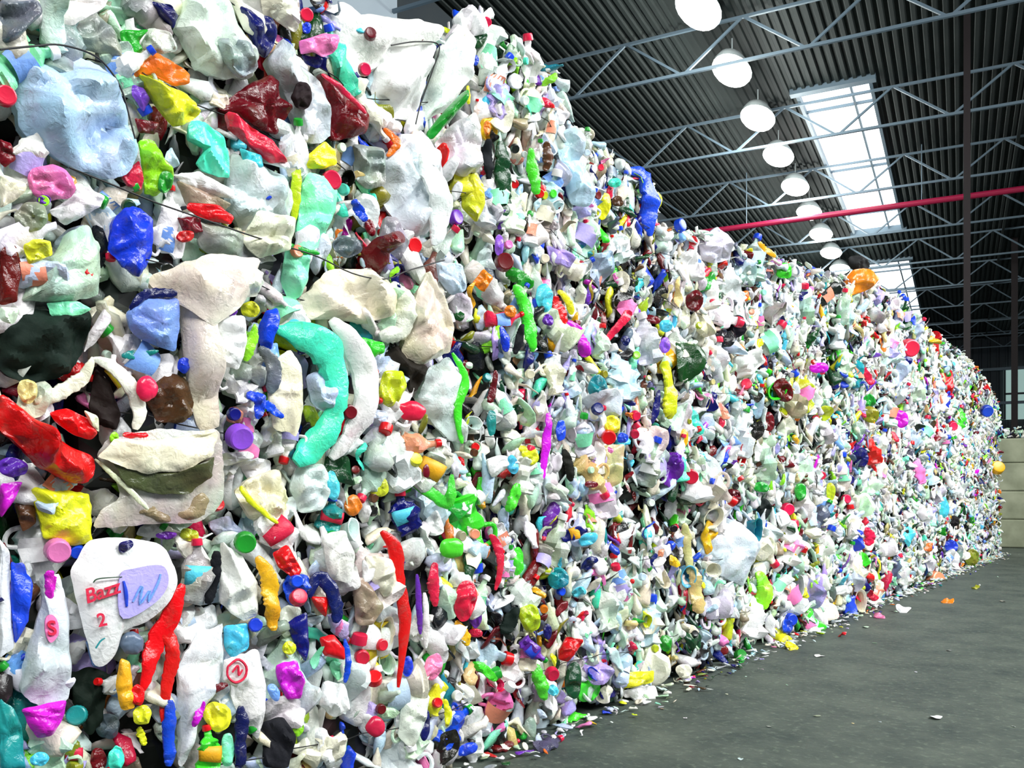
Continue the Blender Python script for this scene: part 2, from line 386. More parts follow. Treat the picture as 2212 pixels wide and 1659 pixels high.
# roof trusses, one thing each
TA = [13.7 + 4.9 * k for k in range(11)]
ordw = ['first', 'second', 'third', 'fourth', 'fifth', 'sixth', 'seventh', 'eighth', 'ninth', 'tenth', 'eleventh']
for i, a in enumerate(TA):
    e = tag(empty('roof_truss', hall(0, a, EYE + 9)), '%s pale steel lattice truss under the roof, counted from the camera' % ordw[i], 'roof truss', 'roof trusses', 'structure')
    L0 = np.array(hall(0, a, EYE + 9))
    def loc(v): return np.array(v) - L0
    nodes = [-5.35 + 2.58 * k for k in range(-2, 8)]
    b0, b1 = nodes[0] , nodes[-1]
    zt, zb = EYE + 9.92, EYE + 9.0
    o = mesh_obj('bottom_chord', *(lambda vf: ([loc(v) for v in vf[0]], vf[1]))(box_vf((max(b0, -9.5), a - .032, zb - .032), (b1, a + .032, zb + .032), hall)), M_STEEL, e, smooth=False)
    o = mesh_obj('top_chord', *(lambda vf: ([loc(v) for v in vf[0]], vf[1]))(box_vf((-9.5, a - .03, zt - .03), (b1, a + .03, zt + .03), hall)), M_STEEL, e, smooth=False)
    for nd in nodes[:-1]:
        if nd < -9.4: continue
        for s in (-1, 1):
            if nd + s * 1.29 < -9.5: continue
            V, F = bar(hall(nd + s * .05, a, zb), hall(nd + s * 1.27, a, zt), .036, 4)
            mesh_obj('diagonal', [loc(v) for v in V], F, M_STEEL, e, smooth=False)
# purlins along the hall
for i, lt in enumerate((1.4, 5.6)):
    tag(mesh_obj('roof_purlin', *box_vf((lt, 6, ZR - .14), (lt + .08, 65, ZR - .01), hall), M_DECK, smooth=False),
        'long dark purlin under the deck right of the skylight, %s from it' % ('nearer' if i == 0 else 'farther'), 'purlin', 'roof purlins', 'structure')
# lamps
for k in range(13):
    a = 16.75 + 2.78 * k
    c = np.array(hall(-4.5, a, EYE + 9.5))
    e = tag(empty('ceiling_lamp', tuple(c)), 'glowing white high-bay lamp, %s in the row beside the skylight' % (ordw + ['twelfth', 'thirteenth'])[k], 'ceiling lamp', 'row of lamps under the roof')
    V, F = [], []; n = 20
    prof = [(.02, .10), (.20, .10), (.30, .02), (.40, -.12), (.44, -.22)]
    for r, z in prof:
        for q in range(n): ca_, sa_ = r * .9 * math.cos(2 * math.pi * q / n), r * 1.9 * math.sin(2 * math.pi * q / n); V.append((LAT[0] * ca_ + ALONG[0] * sa_, LAT[1] * ca_ + ALONG[1] * sa_, z))
    F = [(j * n + q, j * n + (q + 1) % n, (j + 1) * n + (q + 1) % n, (j + 1) * n + q) for j in range(4) for q in range(n)]
    mesh_obj('lamp_shade', V, F, M_HOUSING, e)
    V = []; prof = [(.43, -.20), (.40, -.27), (.28, -.34), (.12, -.37), (.01, -.375)]
    for r, z in prof:
        for q in range(n): ca_, sa_ = r * .9 * math.cos(2 * math.pi * q / n), r * 1.9 * math.sin(2 * math.pi * q / n); V.append((LAT[0] * ca_ + ALONG[0] * sa_, LAT[1] * ca_ + ALONG[1] * sa_, z))
    mesh_obj('lamp_glass', V, F, M_LAMP, e)
    mesh_obj('hanging_rod', *bar((0, 0, .08), (0, 0, .5), .015), M_HOUSING, e)
    if k < 9:
        l = bpy.data.lights.new('lamp_light', 'POINT'); l.energy = 300; l.shadow_soft_size = .4; l.color = (.95, 1, .96)
        lo = bpy.data.objects.new('lamp_light', l); C.objects.link(lo); lo.parent = e; lo.location = (0, 0, -.6)
# red pipe
V, F = bar(hall(-9.3, 28.0, EYE + 8.32), hall(13, 28.0, EYE + 8.32), .085, 12)
e = mesh_obj('sprinkler_pipe', V, F, M_RED, loc=hall(2, 28, EYE + 8.32)); tag(e, 'long thin red pipe hung level across the hall under the trusses', 'pipe')
for q in (-6, -1, 4, 9): mesh_obj('pipe_hanger', [np.array(v) - np.array(hall(2, 28, EYE + 8.32)) for v in bar(hall(q, 28, EYE + 8.32), hall(q, 28, ZR), .014)[0]], bar((0, 0, 0), (0, 0, 1), 1)[1], M_STEEL, e)
# columns
def column(lt, a, wdt, lab):
    e = tag(empty('steel_column', hall(lt, a, 0)), lab, 'column', None, 'structure'); L0 = np.array(hall(lt, a, 0))
    f = lambda vf: ([np.array(v) - L0 for v in vf[0]], vf[1])
    mesh_obj('column_shaft', *f(merge([box_vf((lt - wdt, a - wdt, 0), (lt + wdt, a - wdt + .015, ZR), hall), box_vf((lt - wdt, a + wdt - .015, 0), (lt + wdt, a + wdt, ZR), hall), box_vf((lt - .01, a - wdt + .015, 0), (lt + .01, a + wdt - .015, ZR), hall)])), M_COLUMN, e, smooth=False)
    mesh_obj('base_plate', *f(box_vf((lt - wdt * 1.5, a - wdt * 1.5, 0), (lt + wdt * 1.5, a + wdt * 1.5, .03), hall)), M_COLUMN, e, smooth=False)
column(.12, 20.75, .065, 'dark reddish steel column rising behind the far end of the bales')
column(1.9, 40.0, .11, 'thin dark column deep in the hall near the far window')

# concrete block wall at far right
PB = on_plane(2150, 1060, hall(0, 21.4, 0), ALONG); LB = float(PB @ LAT)
rows = [('bottom', 0, .60), ('second', .6, .60), ('third', 1.2, .60), ('top', 1.8, .52)]
for ri, (rn, z, hgt) in enumerate(rows):
    x = LB - .45 * (ri % 2); cn = 0
    for ln in (1.2, .9, 1.2):
        V, F = box_vf((x + .006, 21.4, z + .006), (x + ln - .006, 22.0, z + hgt), hall)
        o = mesh_obj('concrete_block', V, F, M_BLOCK, smooth=False, loc=hall(x + ln / 2, 21.7, z))
        bm = o.modifiers.new('bevel', 'BEVEL'); bm.width = .03; bm.segments = 2
        tag(o, 'beige concrete block, %s of the %s course beside the far bale' % (('leftmost', 'middle', 'rightmost')[cn], rn), 'concrete block', 'stacked concrete blocks at the far right')
        x += ln; cn += 1

# ================================================================ THE BALES
COL0 = -1                                      # first stack, cut by the left edge of the frame
NCOL = 11
def row_top(y):                                # height of the top row's upper edge
    ys = [-2.0, 1.3, 1.9, 2.35, 2.9, 3.1, 3.7, 3.95, 4.35, 4.85, 4.95, 5.7, 6.6, 7.6, 8.9, 10.0, 11.5, 13, 15, 17, 18.5, 19.3]
    zs = [3.3, 3.22, 3.05, 2.98, 3.16, 3.36, 3.38, 3.12, 3.10, 2.98, 2.84, 2.98, 3.02, 3.16, 3.30, 3.46, 3.38, 3.35, 3.36, 3.25, 3.0, 2.75]
    return float(np.interp(y, ys, zs))
def bale_of(y, z):
    c = int(math.floor((y - BY0) / BL)); r = min(2, max(0, int(z / BH)))
    return c, r
boff = {}
def face_depth(y, z):
    """how far the packed face stands out of the wall plane at (y, z): rounded towards the joints"""
    c, r = bale_of(y, z)
    if (c, r) not in boff: boff[(c, r)] = random.Random(c * 7 + r * 131 + 5).uniform(-.035, .045)
    u = ((y - BY0) / BL) % 1.0
    zt = row_top(y) if r == 2 else (r + 1) * BH
    v = (z - r * BH) / (zt - r * BH)
    eu = min(u, 1 - u) * BL; ev = max(0, min(v, 1 - v)) * BH
    d = boff[(c, r)] - .13 * math.exp(-eu / .05) - .13 * math.exp(-ev / .04)
    d += .03 * math.sin(y * 5.1 + z * 3.3) * math.sin(z * 6.7 - y * 2.2)
    return d
rown = ['bottom', 'middle', 'top']
stackn = ['first', 'second', 'third', 'fourth', 'fifth', 'sixth', 'seventh', 'eighth', 'ninth', 'tenth', 'eleventh']
BALE = {}
for ci in range(NCOL):
    k = ci - 2
    for r in range(3):
        y0, y1 = BY0 + k * BL, BY0 + (k + 1) * BL
        if ci == 0: y0 = -.35
        z0 = r * BH + (.004 if r == 0 else 0)
        e = tag(empty('plastic_bale', (WX - .55, (y0 + y1) / 2, z0)),
                ('%s bale of squeezed mixed plastic in the %s stack from the left' % (rown[r], stackn[ci])) if ci < 10 else '%s bale of mixed plastic in the stack at the far end' % rown[r],
                'bale', 'bales of crushed plastic')
        BALE[(k, r)] = e; o0 = np.array(e.location)
        nu, nv = 26, 18; V = []; F = []
        for i in range(nu + 1):
            for j in range(nv + 1):
                y = y0 + .03 + (y1 - y0 - .06) * i / nu
                zt = (row_top(y) - .07) if r == 2 else (r + 1) * BH - .012
                z = z0 + .0 + (zt - z0) * j / nv
                V.append((WX - .085 + face_depth(min(max(y, y0 + .01), y1 - .01), min(max(z, r * BH + .01), zt - .005)) + random.uniform(-.012, .012), y, z))
        nf = len(V)
        for i in range(nu):
            for j in range(nv):
                a = i * (nv + 1) + j; F.append((a, a + nv + 1, a + nv + 2, a + 1))
        edge = [i * (nv + 1) for i in range(nu + 1)] + [nu * (nv + 1) + j for j in range(1, nv + 1)] + [i * (nv + 1) + nv for i in range(nu - 1, -1, -1)] + [j for j in range(nv - 1, 0, -1)]
        for q in edge: V.append((WX - 1.05, V[q][1], V[q][2]))
        ne = len(edge)
        for q in range(ne): F.append((edge[q], nf + q, nf + (q + 1) % ne, edge[(q + 1) % ne]))
        F.append(tuple(nf + q for q in range(ne)))
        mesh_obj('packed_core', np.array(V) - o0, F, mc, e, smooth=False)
        # two baling wires over the face
        for wz in ((.30, .72) if k > -2 else ()):
            P = []
            for i in range(15):
                y = y0 + .02 + (y1 - y0 - .04) * i / 14; z = z0 + ((row_top(y) - z0) if r == 2 else BH) * wz + .03 * math.sin(y * 3 + r * 2 + wz * 9) - .03 * math.sin(math.pi * i / 14)
                P.append((WX + .012 + face_depth(y, z) + .022 * math.sin(i * 2.1), y, z))
            P = np.array(P) - o0
            P = np.vstack([P[0] - (.9, 0, 0), P, P[-1] - (.9, 0, 0)])
            mesh_obj('baling_wire', *tube(P, .0022, 5), M_WIRE, e)

# ---------------------------------------------------------------- labels
NOUN = {'bo': ('plastic_bottle', 'bottle'), 'ju': ('plastic_jug', 'jug'), 'sc': ('plastic_scrap', 'plastic scrap'), 'fi': ('plastic_film', 'plastic film'),
        'tu': ('plastic_tub', 'plastic tub'), 'ca': ('bottle_cap', 'bottle cap'), 'st': ('plastic_strip', 'plastic strip'), 'ba': ('plastic_bag', 'plastic bag')}
USED = set()
def where(p, level):
    y, z = float(p[1]), float(p[2]); c, r = bale_of(y, z); ci = min(max(c + 2, 0), 10)
    u = ((y - BY0) / BL) % 1.0; v = (z - r * BH) / BH
    n = 5 if level < 2 else 9
    hx5 = ['left end', 'left part', 'centre', 'right part', 'right end']
    vx5 = ['bottom edge', 'lower part', 'mid height', 'upper part', 'top edge']
    a, b = hx5[min(4, int(u * 5))], vx5[min(4, max(0, int(v * 5)))]
    return a, b, rown[r], stackn[ci]
ADJ = {'bo': ['crushed', 'squashed', 'dented', 'folded', 'twisted'], 'ju': ['crushed', 'dented', 'flattened'], 'sc': ['crumpled', 'torn', 'bent', 'folded'],
       'fi': ['crumpled', 'wrinkled', 'torn'], 'tu': ['crushed', 'dented'], 'ca': ['round', 'loose', 'small'], 'st': ['bent', 'narrow', 'twisted'], 'ba': ['crumpled', 'squeezed']}
def make_label(code, colour, p, size, allow_fail=False):
    noun = NOUN[code][1]
    sz = 'tiny' if size < .05 else 'small' if size < .09 else '' if size < .17 else 'large' if size < .3 else 'very large'
    a, b, rn, sn = where(p, 0)
    forms = ['{sz} {c} {n} at {b}, {a} of {r} bale, {s} stack', '{sz} {j} {c} {n} at {b}, {a} of {r} bale, {s} stack']
    for f in forms:
        for j in ([''] if '{j}' not in f else ADJ[code]):
            t = ' '.join(f.format(sz=sz, c=colour, n=noun, b=b, a=a, r=rn, s=sn, j=j).split())
            if t not in USED:
                USED.add(t); return t
    return None

# ---------------------------------------------------------------- pieces seen in the photograph
# kind;colour;lift(cm);shape   polygon "x,y x,y ..", ellipse "e x,y,w,h,angle", bent "~ x,y,w ..", bottle "! x,y,L,W,angle", cap "@ x,y,d"
ITEMS = """
bo;slate;3;0,0 85,0 95,25 60,60 40,95 0,95
st;white;5;60,58 100,15 140,0 235,0 225,20 160,52 100,56
sc;grey;2;130,65 200,20 250,70 270,130 200,110 135,95
bo;pale blue;7;0,170 30,130 110,108 190,125 240,160 275,240 298,330 285,375 240,385 180,370 90,320 50,290 35,230 20,190;large dented pale blue bottle with dark streaks under the wire at upper left
ca;rose;9;e 12,207,45,42,20
sc;maroon;3;0,300 25,310 35,345 10,362 0,352
sc;rose;6;262,383 300,345 312,385 305,410 275,402
sc;green;4;258,65 322,65 300,90 310,110 285,125 265,100
sc;pale green;5;320,60 370,68 385,110 350,118 300,105
sc;navy;4;310,0 372,10 386,35 375,62 345,36
sc;orange;6;270,147 340,115 385,140 412,160 405,182 380,186 330,160 290,166;bent orange bottle shell above the yellow wedge at upper left
bo;yellow;6;300,160 350,185 400,200 435,235 435,246 385,275 360,250 335,215;yellow wedge-shaped crushed bottle below the bent orange shell
sc;violet;3;285,180 310,190 325,215 310,242 285,205
sc;turquoise;5;410,260 450,265 480,290 497,345 497,385 450,377 425,355 445,320 405,300
sc;maroon;5;290,255 345,265 335,290 300,287
bo;lime;7;300,300 335,300 350,340 375,365 372,395 335,425 315,420 308,350;lime bottle end with green tip right of the large pale blue bottle
sc;green;9;e 358,392,34,48,-20
st;white;6;375,375 430,370 505,410 508,430 470,426 400,400
sc;taupe;4;380,388 460,420 500,440 480,462 400,442
st;red;6;405,437 470,442 505,468 500,486 440,474 402,452
sc;maroon;4;382,470 430,468 440,500 400,507
sc;pink;7;e 108,395,106,84,-15;ribbed bright pink lump below the large pale blue bottle
sc;purple;8;e 95,432,34,22,10
st;white;7;105,455 150,430 165,395 230,425 220,445 160,480 140,486;white folded wedge right below the pink lump
sc;cream;5;0,375 55,395 58,410 40,430 0,450
sc;taupe;4;e 68,468,78,66,20
bo;blue;6;240,480 265,450 300,445 330,470 330,520 325,560 300,600 270,580 235,540;shiny blue bottle standing out in a black gap at left
bo;yellow;6;50,530 75,515 110,520 115,550 62,572
ju;pale green;4;120,550 150,500 190,480 215,530 215,640 150,655 40,650 60,610
sc;red;8;e 180,590,46,28,0
ba;maroon;3;0,530 35,530 45,580 38,650 0,660
sc;red;5;e 400,510,42,26,15
fi;grey;3;430,480 500,490 560,530 600,560 540,580 470,560 430,530
bo;milky white;3;380,60 400,0 500,0 520,60 560,120 540,170 480,170 430,150
fi;grey;5;470,80 540,90 560,150 520,170 480,130
bo;navy;7;515,10 590,40 600,70 590,105 570,130 550,100 530,60;dark navy blade of a bottle near the top edge of the photo
bo;cream;3;560,0 640,0 652,40 640,72 600,45
ca;rose;8;@ 663,32,28
sc;blue;6;e 663,60,20,26,0
ju;white;4;680,60 695,12 740,5 770,30 900,40 960,56 950,92 842,97 822,150 790,166 722,170 700,110;big white jug lying along the skyline with two red caps
ca;maroon;9;@ 800,73,26
ca;rose;9;@ 788,150,27
sc;pink;8;645,88 700,72 735,75 725,110 700,125 680,112 648,118;pink and magenta lump under the big white skyline jug
sc;navy;7;650,118 700,125 690,150 660,138
ju;milky white;5;610,80 640,140 690,170 712,230 716,290 682,320 650,300 625,220 575,130 600,100
sc;black;9;e 653,207,46,58,0
bo;maroon;6;470,235 540,180 580,160 605,175 605,210 635,235 620,252 600,290 540,275 500,245;crumpled dark red bottle with sharp folds near the top
st;rose;8;490,240 520,255 590,305 622,350 590,352 540,312 495,275
bo;maroon;8;690,155 740,190 790,240 798,262 790,285 735,305 715,300 705,240;dark red wedge-shaped bottle with rose upper edge
st;rose;10;~ 695,160,10 745,198,12 790,245,10
sc;yellow;7;640,355 700,305 725,325 728,355 700,366 650,362
st;yellowish green;5;~ 640,362,22 640,420,22 634,480,14
ca;rose;8;e 716,390,42,44,0
sc;cyan;5;518,320 565,335 570,362 530,367
ca;blue;7;@ 572,415,46
bo;mint;7;650,400 670,372 700,375 730,410 725,450 700,510 680,540 645,540 640,500 650,450;pale mint green bottle standing upright under the yellow flap
bo;mint;6;620,530 672,545 665,600 650,640 625,650 606,612
sc;green;8;~ 612,524,14 650,540,14 690,548,10
st;blue;7;~ 762,432,16 778,458,22 790,478,18
sc;maroon;7;e 800,492,20,40,20
fi;slate;6;e 748,532,66,50,-15
ju;white;5;800,200 820,112 850,97 930,92 945,102 925,150 905,230 895,265 850,255 800,215;large flat-sided white jug with a dark outlined panel near the top
ju;white;5;950,104 985,62 1030,110 1022,170 960,240 910,270 905,250 940,140;white jug panel slanting beside the outlined white jug
st;green;8;920,290 960,240 1000,200 1015,190 1010,215 975,260 945,290 930,305;bright green strip slanting across the white jugs
ju;milky white;4;940,312 985,262 1030,242 1040,290 1035,370 1000,382 960,350
st;orange;9;~ 828,278,12 858,308,15 836,338,12
bo;milky white;5;820,350 870,290 910,282 950,330 960,420 930,500 900,520 850,470 820,420
st;white;8;~ 912,330,26 935,380,42 948,440,48 946,500,38 936,530,20;long smooth white petal-like bottle half in the upper middle
bo;grey;5;830,468 860,470 885,520 870,565 840,570 820,520
ca;red;9;@ 893,530,36
bo;yellowish green;7;995,390 1030,370 1045,400 1050,445 1030,480 1000,452
ca;purple;8;e 985,470,34,32,0
bo;white;4;978,40 1000,16 1045,30 1060,70 1020,80 985,70
ca;rose;7;@ 1052,48,20
sc;dark green;4;e 1032,88,44,30,30
fi;grey;4;762,310 830,320 835,400 790,410 765,380
bo;milky white;3;500,330 620,380 640,440 600,520 520,500 480,440
fi;cream;3;560,450 640,470 630,540 560,560 520,520
ba;black;3;0,690 50,672 190,668 200,700 180,760 150,812 60,832 0,802;big black hollow container mouth at the left edge
sc;mint;8;100,655 170,650 200,670 150,690 110,682
st;white;8;225,665 243,690 205,742 180,762 195,715
sc;pale green;8;0,663 45,665 30,702 0,692
st;cream;7;~ 200,772,16 175,820,30 120,852,34 75,868,22
st;white;9;~ 200,775,18 245,795,28 288,845,34 300,890,30 292,928,24;white curved arch of a broken jug left of the pink cap
sc;black;5;205,795 235,822 262,895 250,930 215,920 192,880
tu;sky blue;7;270,680 300,645 385,642 390,700 380,760 330,745 285,720;light blue cup seen from its side between black gaps
st;navy;9;~ 280,668,12 315,636,22 382,634,20
st;teal;6;~ 262,768,14 300,766,18 342,758,8
ca;rose;11;e 317,840,46,58,15;rosy pink cap in the white arch beside the brown round
sc;brown;6;e 372,862,108,108,0;dark brown round lump right of the rosy pink cap
sc;blue;8;e 397,790,28,36,0
ju;cream;7;320,600 380,575 450,552 565,560 545,640 480,655 462,705 470,800 478,920 430,935 415,850 400,720 388,640 385,625 325,625;tall cream jug wall running down past the dark hollows
bo;cream;5;440,560 520,552 570,590 560,640 500,650 455,610
sc;purple;8;e 503,672,18,26,-30
sc;yellow;8;e 542,668,44,36,0
ca;navy;9;@ 462,747,24
st;lime;9;~ 550,700,8 545,735,24 530,780,18;lime green blade left of the blue and turquoise bottle
ju;white;5;475,690 530,680 535,740 515,800 480,790 462,740
bo;red;9;0,850 20,855 70,900 130,950 200,985 212,1010 195,1040 160,1046 90,1010 30,950 0,930;long shiny red bottle entering from the left edge
bo;red;8;105,890 140,880 195,905 212,935 200,952 160,940 120,912;short bright red bottle above the long red one
sc;cream;5;180,885 212,898 215,935 195,915
sc;tan;6;e 60,845,46,52,30
sc;purple;6;e 28,1010,62,44,0
bo;magenta;6;0,1045 50,1040 32,1080 0,1122
tu;dirty cream;6;205,980 240,945 320,930 420,930 475,925 482,960 487,1040 480,1085 430,1130 200,1140 215,1100 260,1080 250,1030;large dirty cream tub with a curved rim in the lower left
st;cream;10;~ 205,992,8 260,1040,12 320,1100,12
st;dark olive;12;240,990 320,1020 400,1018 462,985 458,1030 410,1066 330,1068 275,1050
sc;cream;14;214,985 245,948 330,952 420,938 474,932 462,985 400,1018 325,1024 262,1008
sc;taupe;11;300,1075 380,1090 440,1060 470,1075 440,1118 350,1130 290,1110
sc;lime;12;e 247,947,20,30,0
st;red;13;~ 265,940,12 320,940,12
ca;violet;10;@ 518,945,56;violet screw cap right of the dirty cream tub
ca;red;10;@ 470,1090,28
bo;cream;6;510,1060 540,1030 600,1012 620,1060 625,1110 580,1140 540,1122
st;yellow;8;~ 520,1050,14 545,1085,14 600,1130,12
tu;yellow;8;65,1052 195,1067 200,1170 150,1180 95,1160 75,1092;bright yellow box-shaped tub at the lower left
sc;brown;4;30,1090 70,1060 80,1130 50,1150
bo;blue;7;575,670 600,665 605,690 585,760 558,742 560,700
sc;sky blue;5;560,745 600,740 610,800 570,820
ju;cream;9;585,812 605,762 630,755 650,790 656,880 640,942 592,922 580,862
bo;turquoise;8;~ 598,712,30 650,722,62 705,765,76 728,830,54 722,895,40 690,955,60 640,1000,56;turquoise C-shaped bottle curling round the white one in the centre left
st;navy;10;~ 640,728,22 655,765,20 
st;slate;8;~ 560,750,20 590,790,34 585,850,24
ju;pale blue;7;660,812 715,792 735,850 718,900 672,872
st;blue;13;~ 532,852,20 562,865,26 556,905,16;blue splash-shaped flap on white plastic below the lime blade
st;blue;13;~ 565,868,22 590,885,18 612,902,12
ju;cream;6;640,652 720,580 800,580 862,622 850,682 790,700 730,690 660,690;broad creamy white jug in the middle of the second stack
ju;white;7;~ 715,690,34 765,750,46 790,830,50 770,920,44 715,990,36
ju;cream;6;~ 845,612,30 872,650,44 868,710,44 820,728,36
bo;cream;9;930,585 962,640 985,700 975,762 900,792 868,762 890,660;smooth cream cone-shaped bottle shoulder in the middle
sc;pale blue;7;940,565 1000,570 1010,625 975,640 945,600
sc;orange;9;1020,612 1045,580 1066,600 1045,632
sc;bright green;8;768,725 830,740 832,760 800,776 780,756
sc;black;5;812,778 860,742 885,780 925,790 905,842 885,852 872,800
sc;orange;8;e 805,808,26,32,0
bo;yellowish green;8;815,860 830,800 870,800 880,832 860,872 838,882
ju;white;7;900,860 930,790 970,770 992,800 992,860 965,892 1000,905 1010,962 970,952 918,892;white rounded jug with a green strip down its right side
ca;rose;11;e 890,888,60,44,0;rose red cap left of the rounded white jug
st;bright green;10;~ 978,762,10 1004,820,16 988,880,20 998,958,12
st;bright green;10;~ 868,978,24 888,1030,26 935,1068,24 968,1082,30 976,1025,14;bright green loop cradling a white bottle and yellow cap
ca;yellow;12;e 897,993,26,34,0
bo;milky white;7;! 930,1010,110,60,60
ca;maroon;9;e 755,890,32,32,0
ca;maroon;12;e 921,1018,16,30,0
ca;maroon;9;@ 768,1015,18
sc;cyan;7;e 718,1050,32,58,10
bo;teal;7;! 715,1115,70,52,80
sc;yellowish green;7;e 820,1055,48,38,30
sc;orange;8;e 762,1092,38,44,0
bo;navy;7;! 872,1110,84,58,110
ju;white;4;640,1010 700,1000 720,1050 700,1100 650,1110 625,1060
ju;white;7;0,1160 20,1190 26,1300 30,1402 0,1422
bo;blue;8;25,1215 50,1213 70,1260 60,1340 32,1392 24,1300;blue bottle squeezed upright at the lower left edge
ca;pink;11;@ 125,1190,52;pinkish white cap on the tall white bottle at lower left
ca;blue;8;@ 167,1192,30
ju;milky white;8;88,1240 132,1240 150,1330 157,1450 150,1512 100,1540 42,1500 50,1440 78,1350 94,1300;tall white bottle with pink oval mark and magenta foot
tu;magenta;9;45,1532 145,1510 138,1550 112,1592 75,1592;magenta bottle foot under the tall white bottle
st;magenta;12;~ 108,1232,22 108,1262,24 108,1295,14
sc;navy;13;e 272,1180,36,26,30
bo;sky blue;7;185,1385 250,1370 245,1420 222,1442 200,1440
st;red;10;~ 395,1262,24 372,1320,36 340,1390,44 322,1440,34 308,1492,22;red glove-like strip hanging right of the lettered detergent bottle
st;red;9;~ 350,1340,30 372,1400,34 362,1470,28 352,1560,18
bo;amber;9;260,1420 280,1432 286,1490 290,1532 262,1536 250,1480
sc;red;10;e 297,1502,32,48,0
sc;yellow;9;e 306,1545,42,44,-20
ca;slate;8;e 285,1390,54,50,0
ba;black;5;155,1450 200,1440 240,1462 222,1560 190,1592 160,1522
bo;white;6;385,1440 430,1362 480,1347 482,1450 462,1500 425,1560 405,1655 388,1655
bo;grey;5;! 425,1240,130,60,85
st;black;9;~ 468,1190,22 465,1240,24 448,1305,22
bo;white;7;480,1170 520,1198 560,1260 555,1330 530,1346 475,1302
ca;green;11;@ 530,1172,46;round green cap with a paler ring in the lower left
tu;cyan;8;483,1352 535,1345 540,1400 500,1422 485,1400
ca;blue;10;@ 552,1350,30
ju;white;6;500,1420 560,1400 575,1500 560,1600 520,1560 500,1500
st;maroon;8;~ 492,1478,14 455,1492,16 440,1510,10
st;magenta;8;~ 440,1515,14 428,1545,18 418,1570,12
sc;yellow;9;e 470,1548,60,66,50
bo;bright green;9;! 452,1625,100,52,90
sc;mint;8;e 492,1620,30,76,0
bo;navy;8;~ 520,1525,20 520,1570,28 516,1640,24 514,1659,20
bo;teal;7;0,1510 30,1528 50,1580 56,1659 0,1659;blue teal bottle filling the bottom left corner
sc;cyan;9;e 85,1640,44,30,20
ca;teal;8;e 165,1545,42,44,0
bo;olive;6;! 158,1625,80,40,90
sc;maroon;8;e 212,1640,34,56,0
sc;turquoise;8;e 250,1640,36,54,0
bo;blue;9;~ 368,1512,20 366,1570,28 364,1655,24
sc;yellow;7;~ 300,1570,16 312,1610,16
sc;yellowish green;8;e 410,1155,44,26,-10
sc;purple;7;e 360,1157,48,16,0
bo;amber;9;~ 556,1202,22 580,1245,32 585,1300,34 592,1362,24;long amber yellow bottle left of the red and blue pieces
bo;red;9;590,1195 620,1175 652,1230 640,1252 600,1225
ca;blue;11;@ 640,1255,28
bo;white;6;! 600,1150,110,70,-50
ju;white;8;695,1152 745,1145 768,1200 760,1262 710,1250;white ribbed jug side in the middle of the bottom row
st;navy;9;~ 668,1290,20 688,1248,28 716,1275,30 728,1325,28 722,1345,18;navy blue arch around a red piece
sc;red;8;670,1288 712,1290 704,1335 682,1312
ca;rose;11;e 645,1290,42,32,10
bo;navy;8;618,1345 665,1320 668,1400 660,1432 640,1400
sc;yellow;9;e 625,1400,30,30,0
ca;red;11;690,1377 720,1370 745,1400 745,1426 700,1416
bo;magenta;9;595,1436 640,1425 660,1470 650,1512 620,1510 600,1470;glossy magenta pink bottle end in the bottom row
sc;sky blue;8;e 592,1495,26,42,20
bo;white;7;700,1470 745,1478 758,1530 722,1552 690,1522
st;blue;9;~ 745,1380,10 752,1430,14 745,1475,10
st;red;10;~ 822,1148,20 848,1185,30 864,1260,26 872,1330,28 868,1400,18 860,1485,12;long thin red strip hanging down through the bottom row
bo;cream;8;790,1200 845,1205 862,1270 832,1292 800,1250
sc;taupe;7;760,1242 790,1250 832,1312 802,1352 770,1350
ca;rose;10;@ 825,1393,26
ca;rose;9;e 782,1420,30,36,0
ca;red;10;e 808,1465,38,32,0
ca;rose;10;e 812,1570,42,48,0
st;purple;9;~ 900,1240,9 904,1300,12 908,1370,9
st;white;9;~ 917,1280,12 920,1340,14 920,1400,10
st;rose;7;~ 940,1215,14 936,1260,26 940,1310,16
sc;blue;9;e 880,1440,26,48,0
ca;bright green;9;e 975,1185,52,46,0
bo;rose;10;e 1005,1297,50,86,-10;hot rose red lump beside a violet one in the bottom row
sc;purple;11;e 1027,1330,28,54,0
sc;amber;8;~ 985,1340,14 1000,1370,26 1010,1395,14
sc;rose;8;e 1027,1368,34,20,0
sc;pink;8;e 935,1442,38,62,-20
ca;red;9;@ 945,1518,22
sc;yellow;8;~ 960,1510,10 968,1540,16 964,1570,8
bo;navy;8;e 917,1562,26,76,0
ba;black;6;565,1560 610,1545 640,1590 625,1659 570,1659
sc;lime;8;e 641,1572,30,36,0
sc;blue;8;e 1010,1618,52,26,20
ju;white;5;870,1500 930,1500 920,1560 890,1620 860,1590
sc;blue;6;e 1027,130,15,24,0
st;yellow;7;~ 1010,185,7 1012,225,9
sc;orange;6;e 1053,276,15,36,0
bo;dark green;7;~ 1080,305,24 1084,370,34 1092,440,36 1080,468,22;dark green bottle streak in the top bale of the third stack
st;bright green;8;~ 1146,320,14 1152,375,26 1160,420,20;bright green streak beside the dark green one
ba;black;5;~ 1054,300,16 1054,350,24 1056,390,14
st;brown;6;~ 1180,305,16 1184,340,22 1178,370,12
st;maroon;7;~ 1198,390,12 1208,425,14 1212,455,10
ju;pale blue;7;1215,350 1260,345 1290,420 1270,450 1235,442 1222,400
ca;rose;8;@ 1298,362,14
sc;turquoise;6;e 1328,395,30,22,10
bo;blue;7;~ 1352,368,20 1388,378,30 1402,420,34 1402,470,28 1404,510,16;bent steel blue bottle on the shoulder of the third stack
sc;yellow;7;e 1305,445,28,58,-10
sc;brown;6;e 1335,435,24,26,0
sc;yellow;5;e 1424,432,13,34,0
ca;blue;6;e 1470,487,34,24,10
ca;red;7;@ 1497,520,20
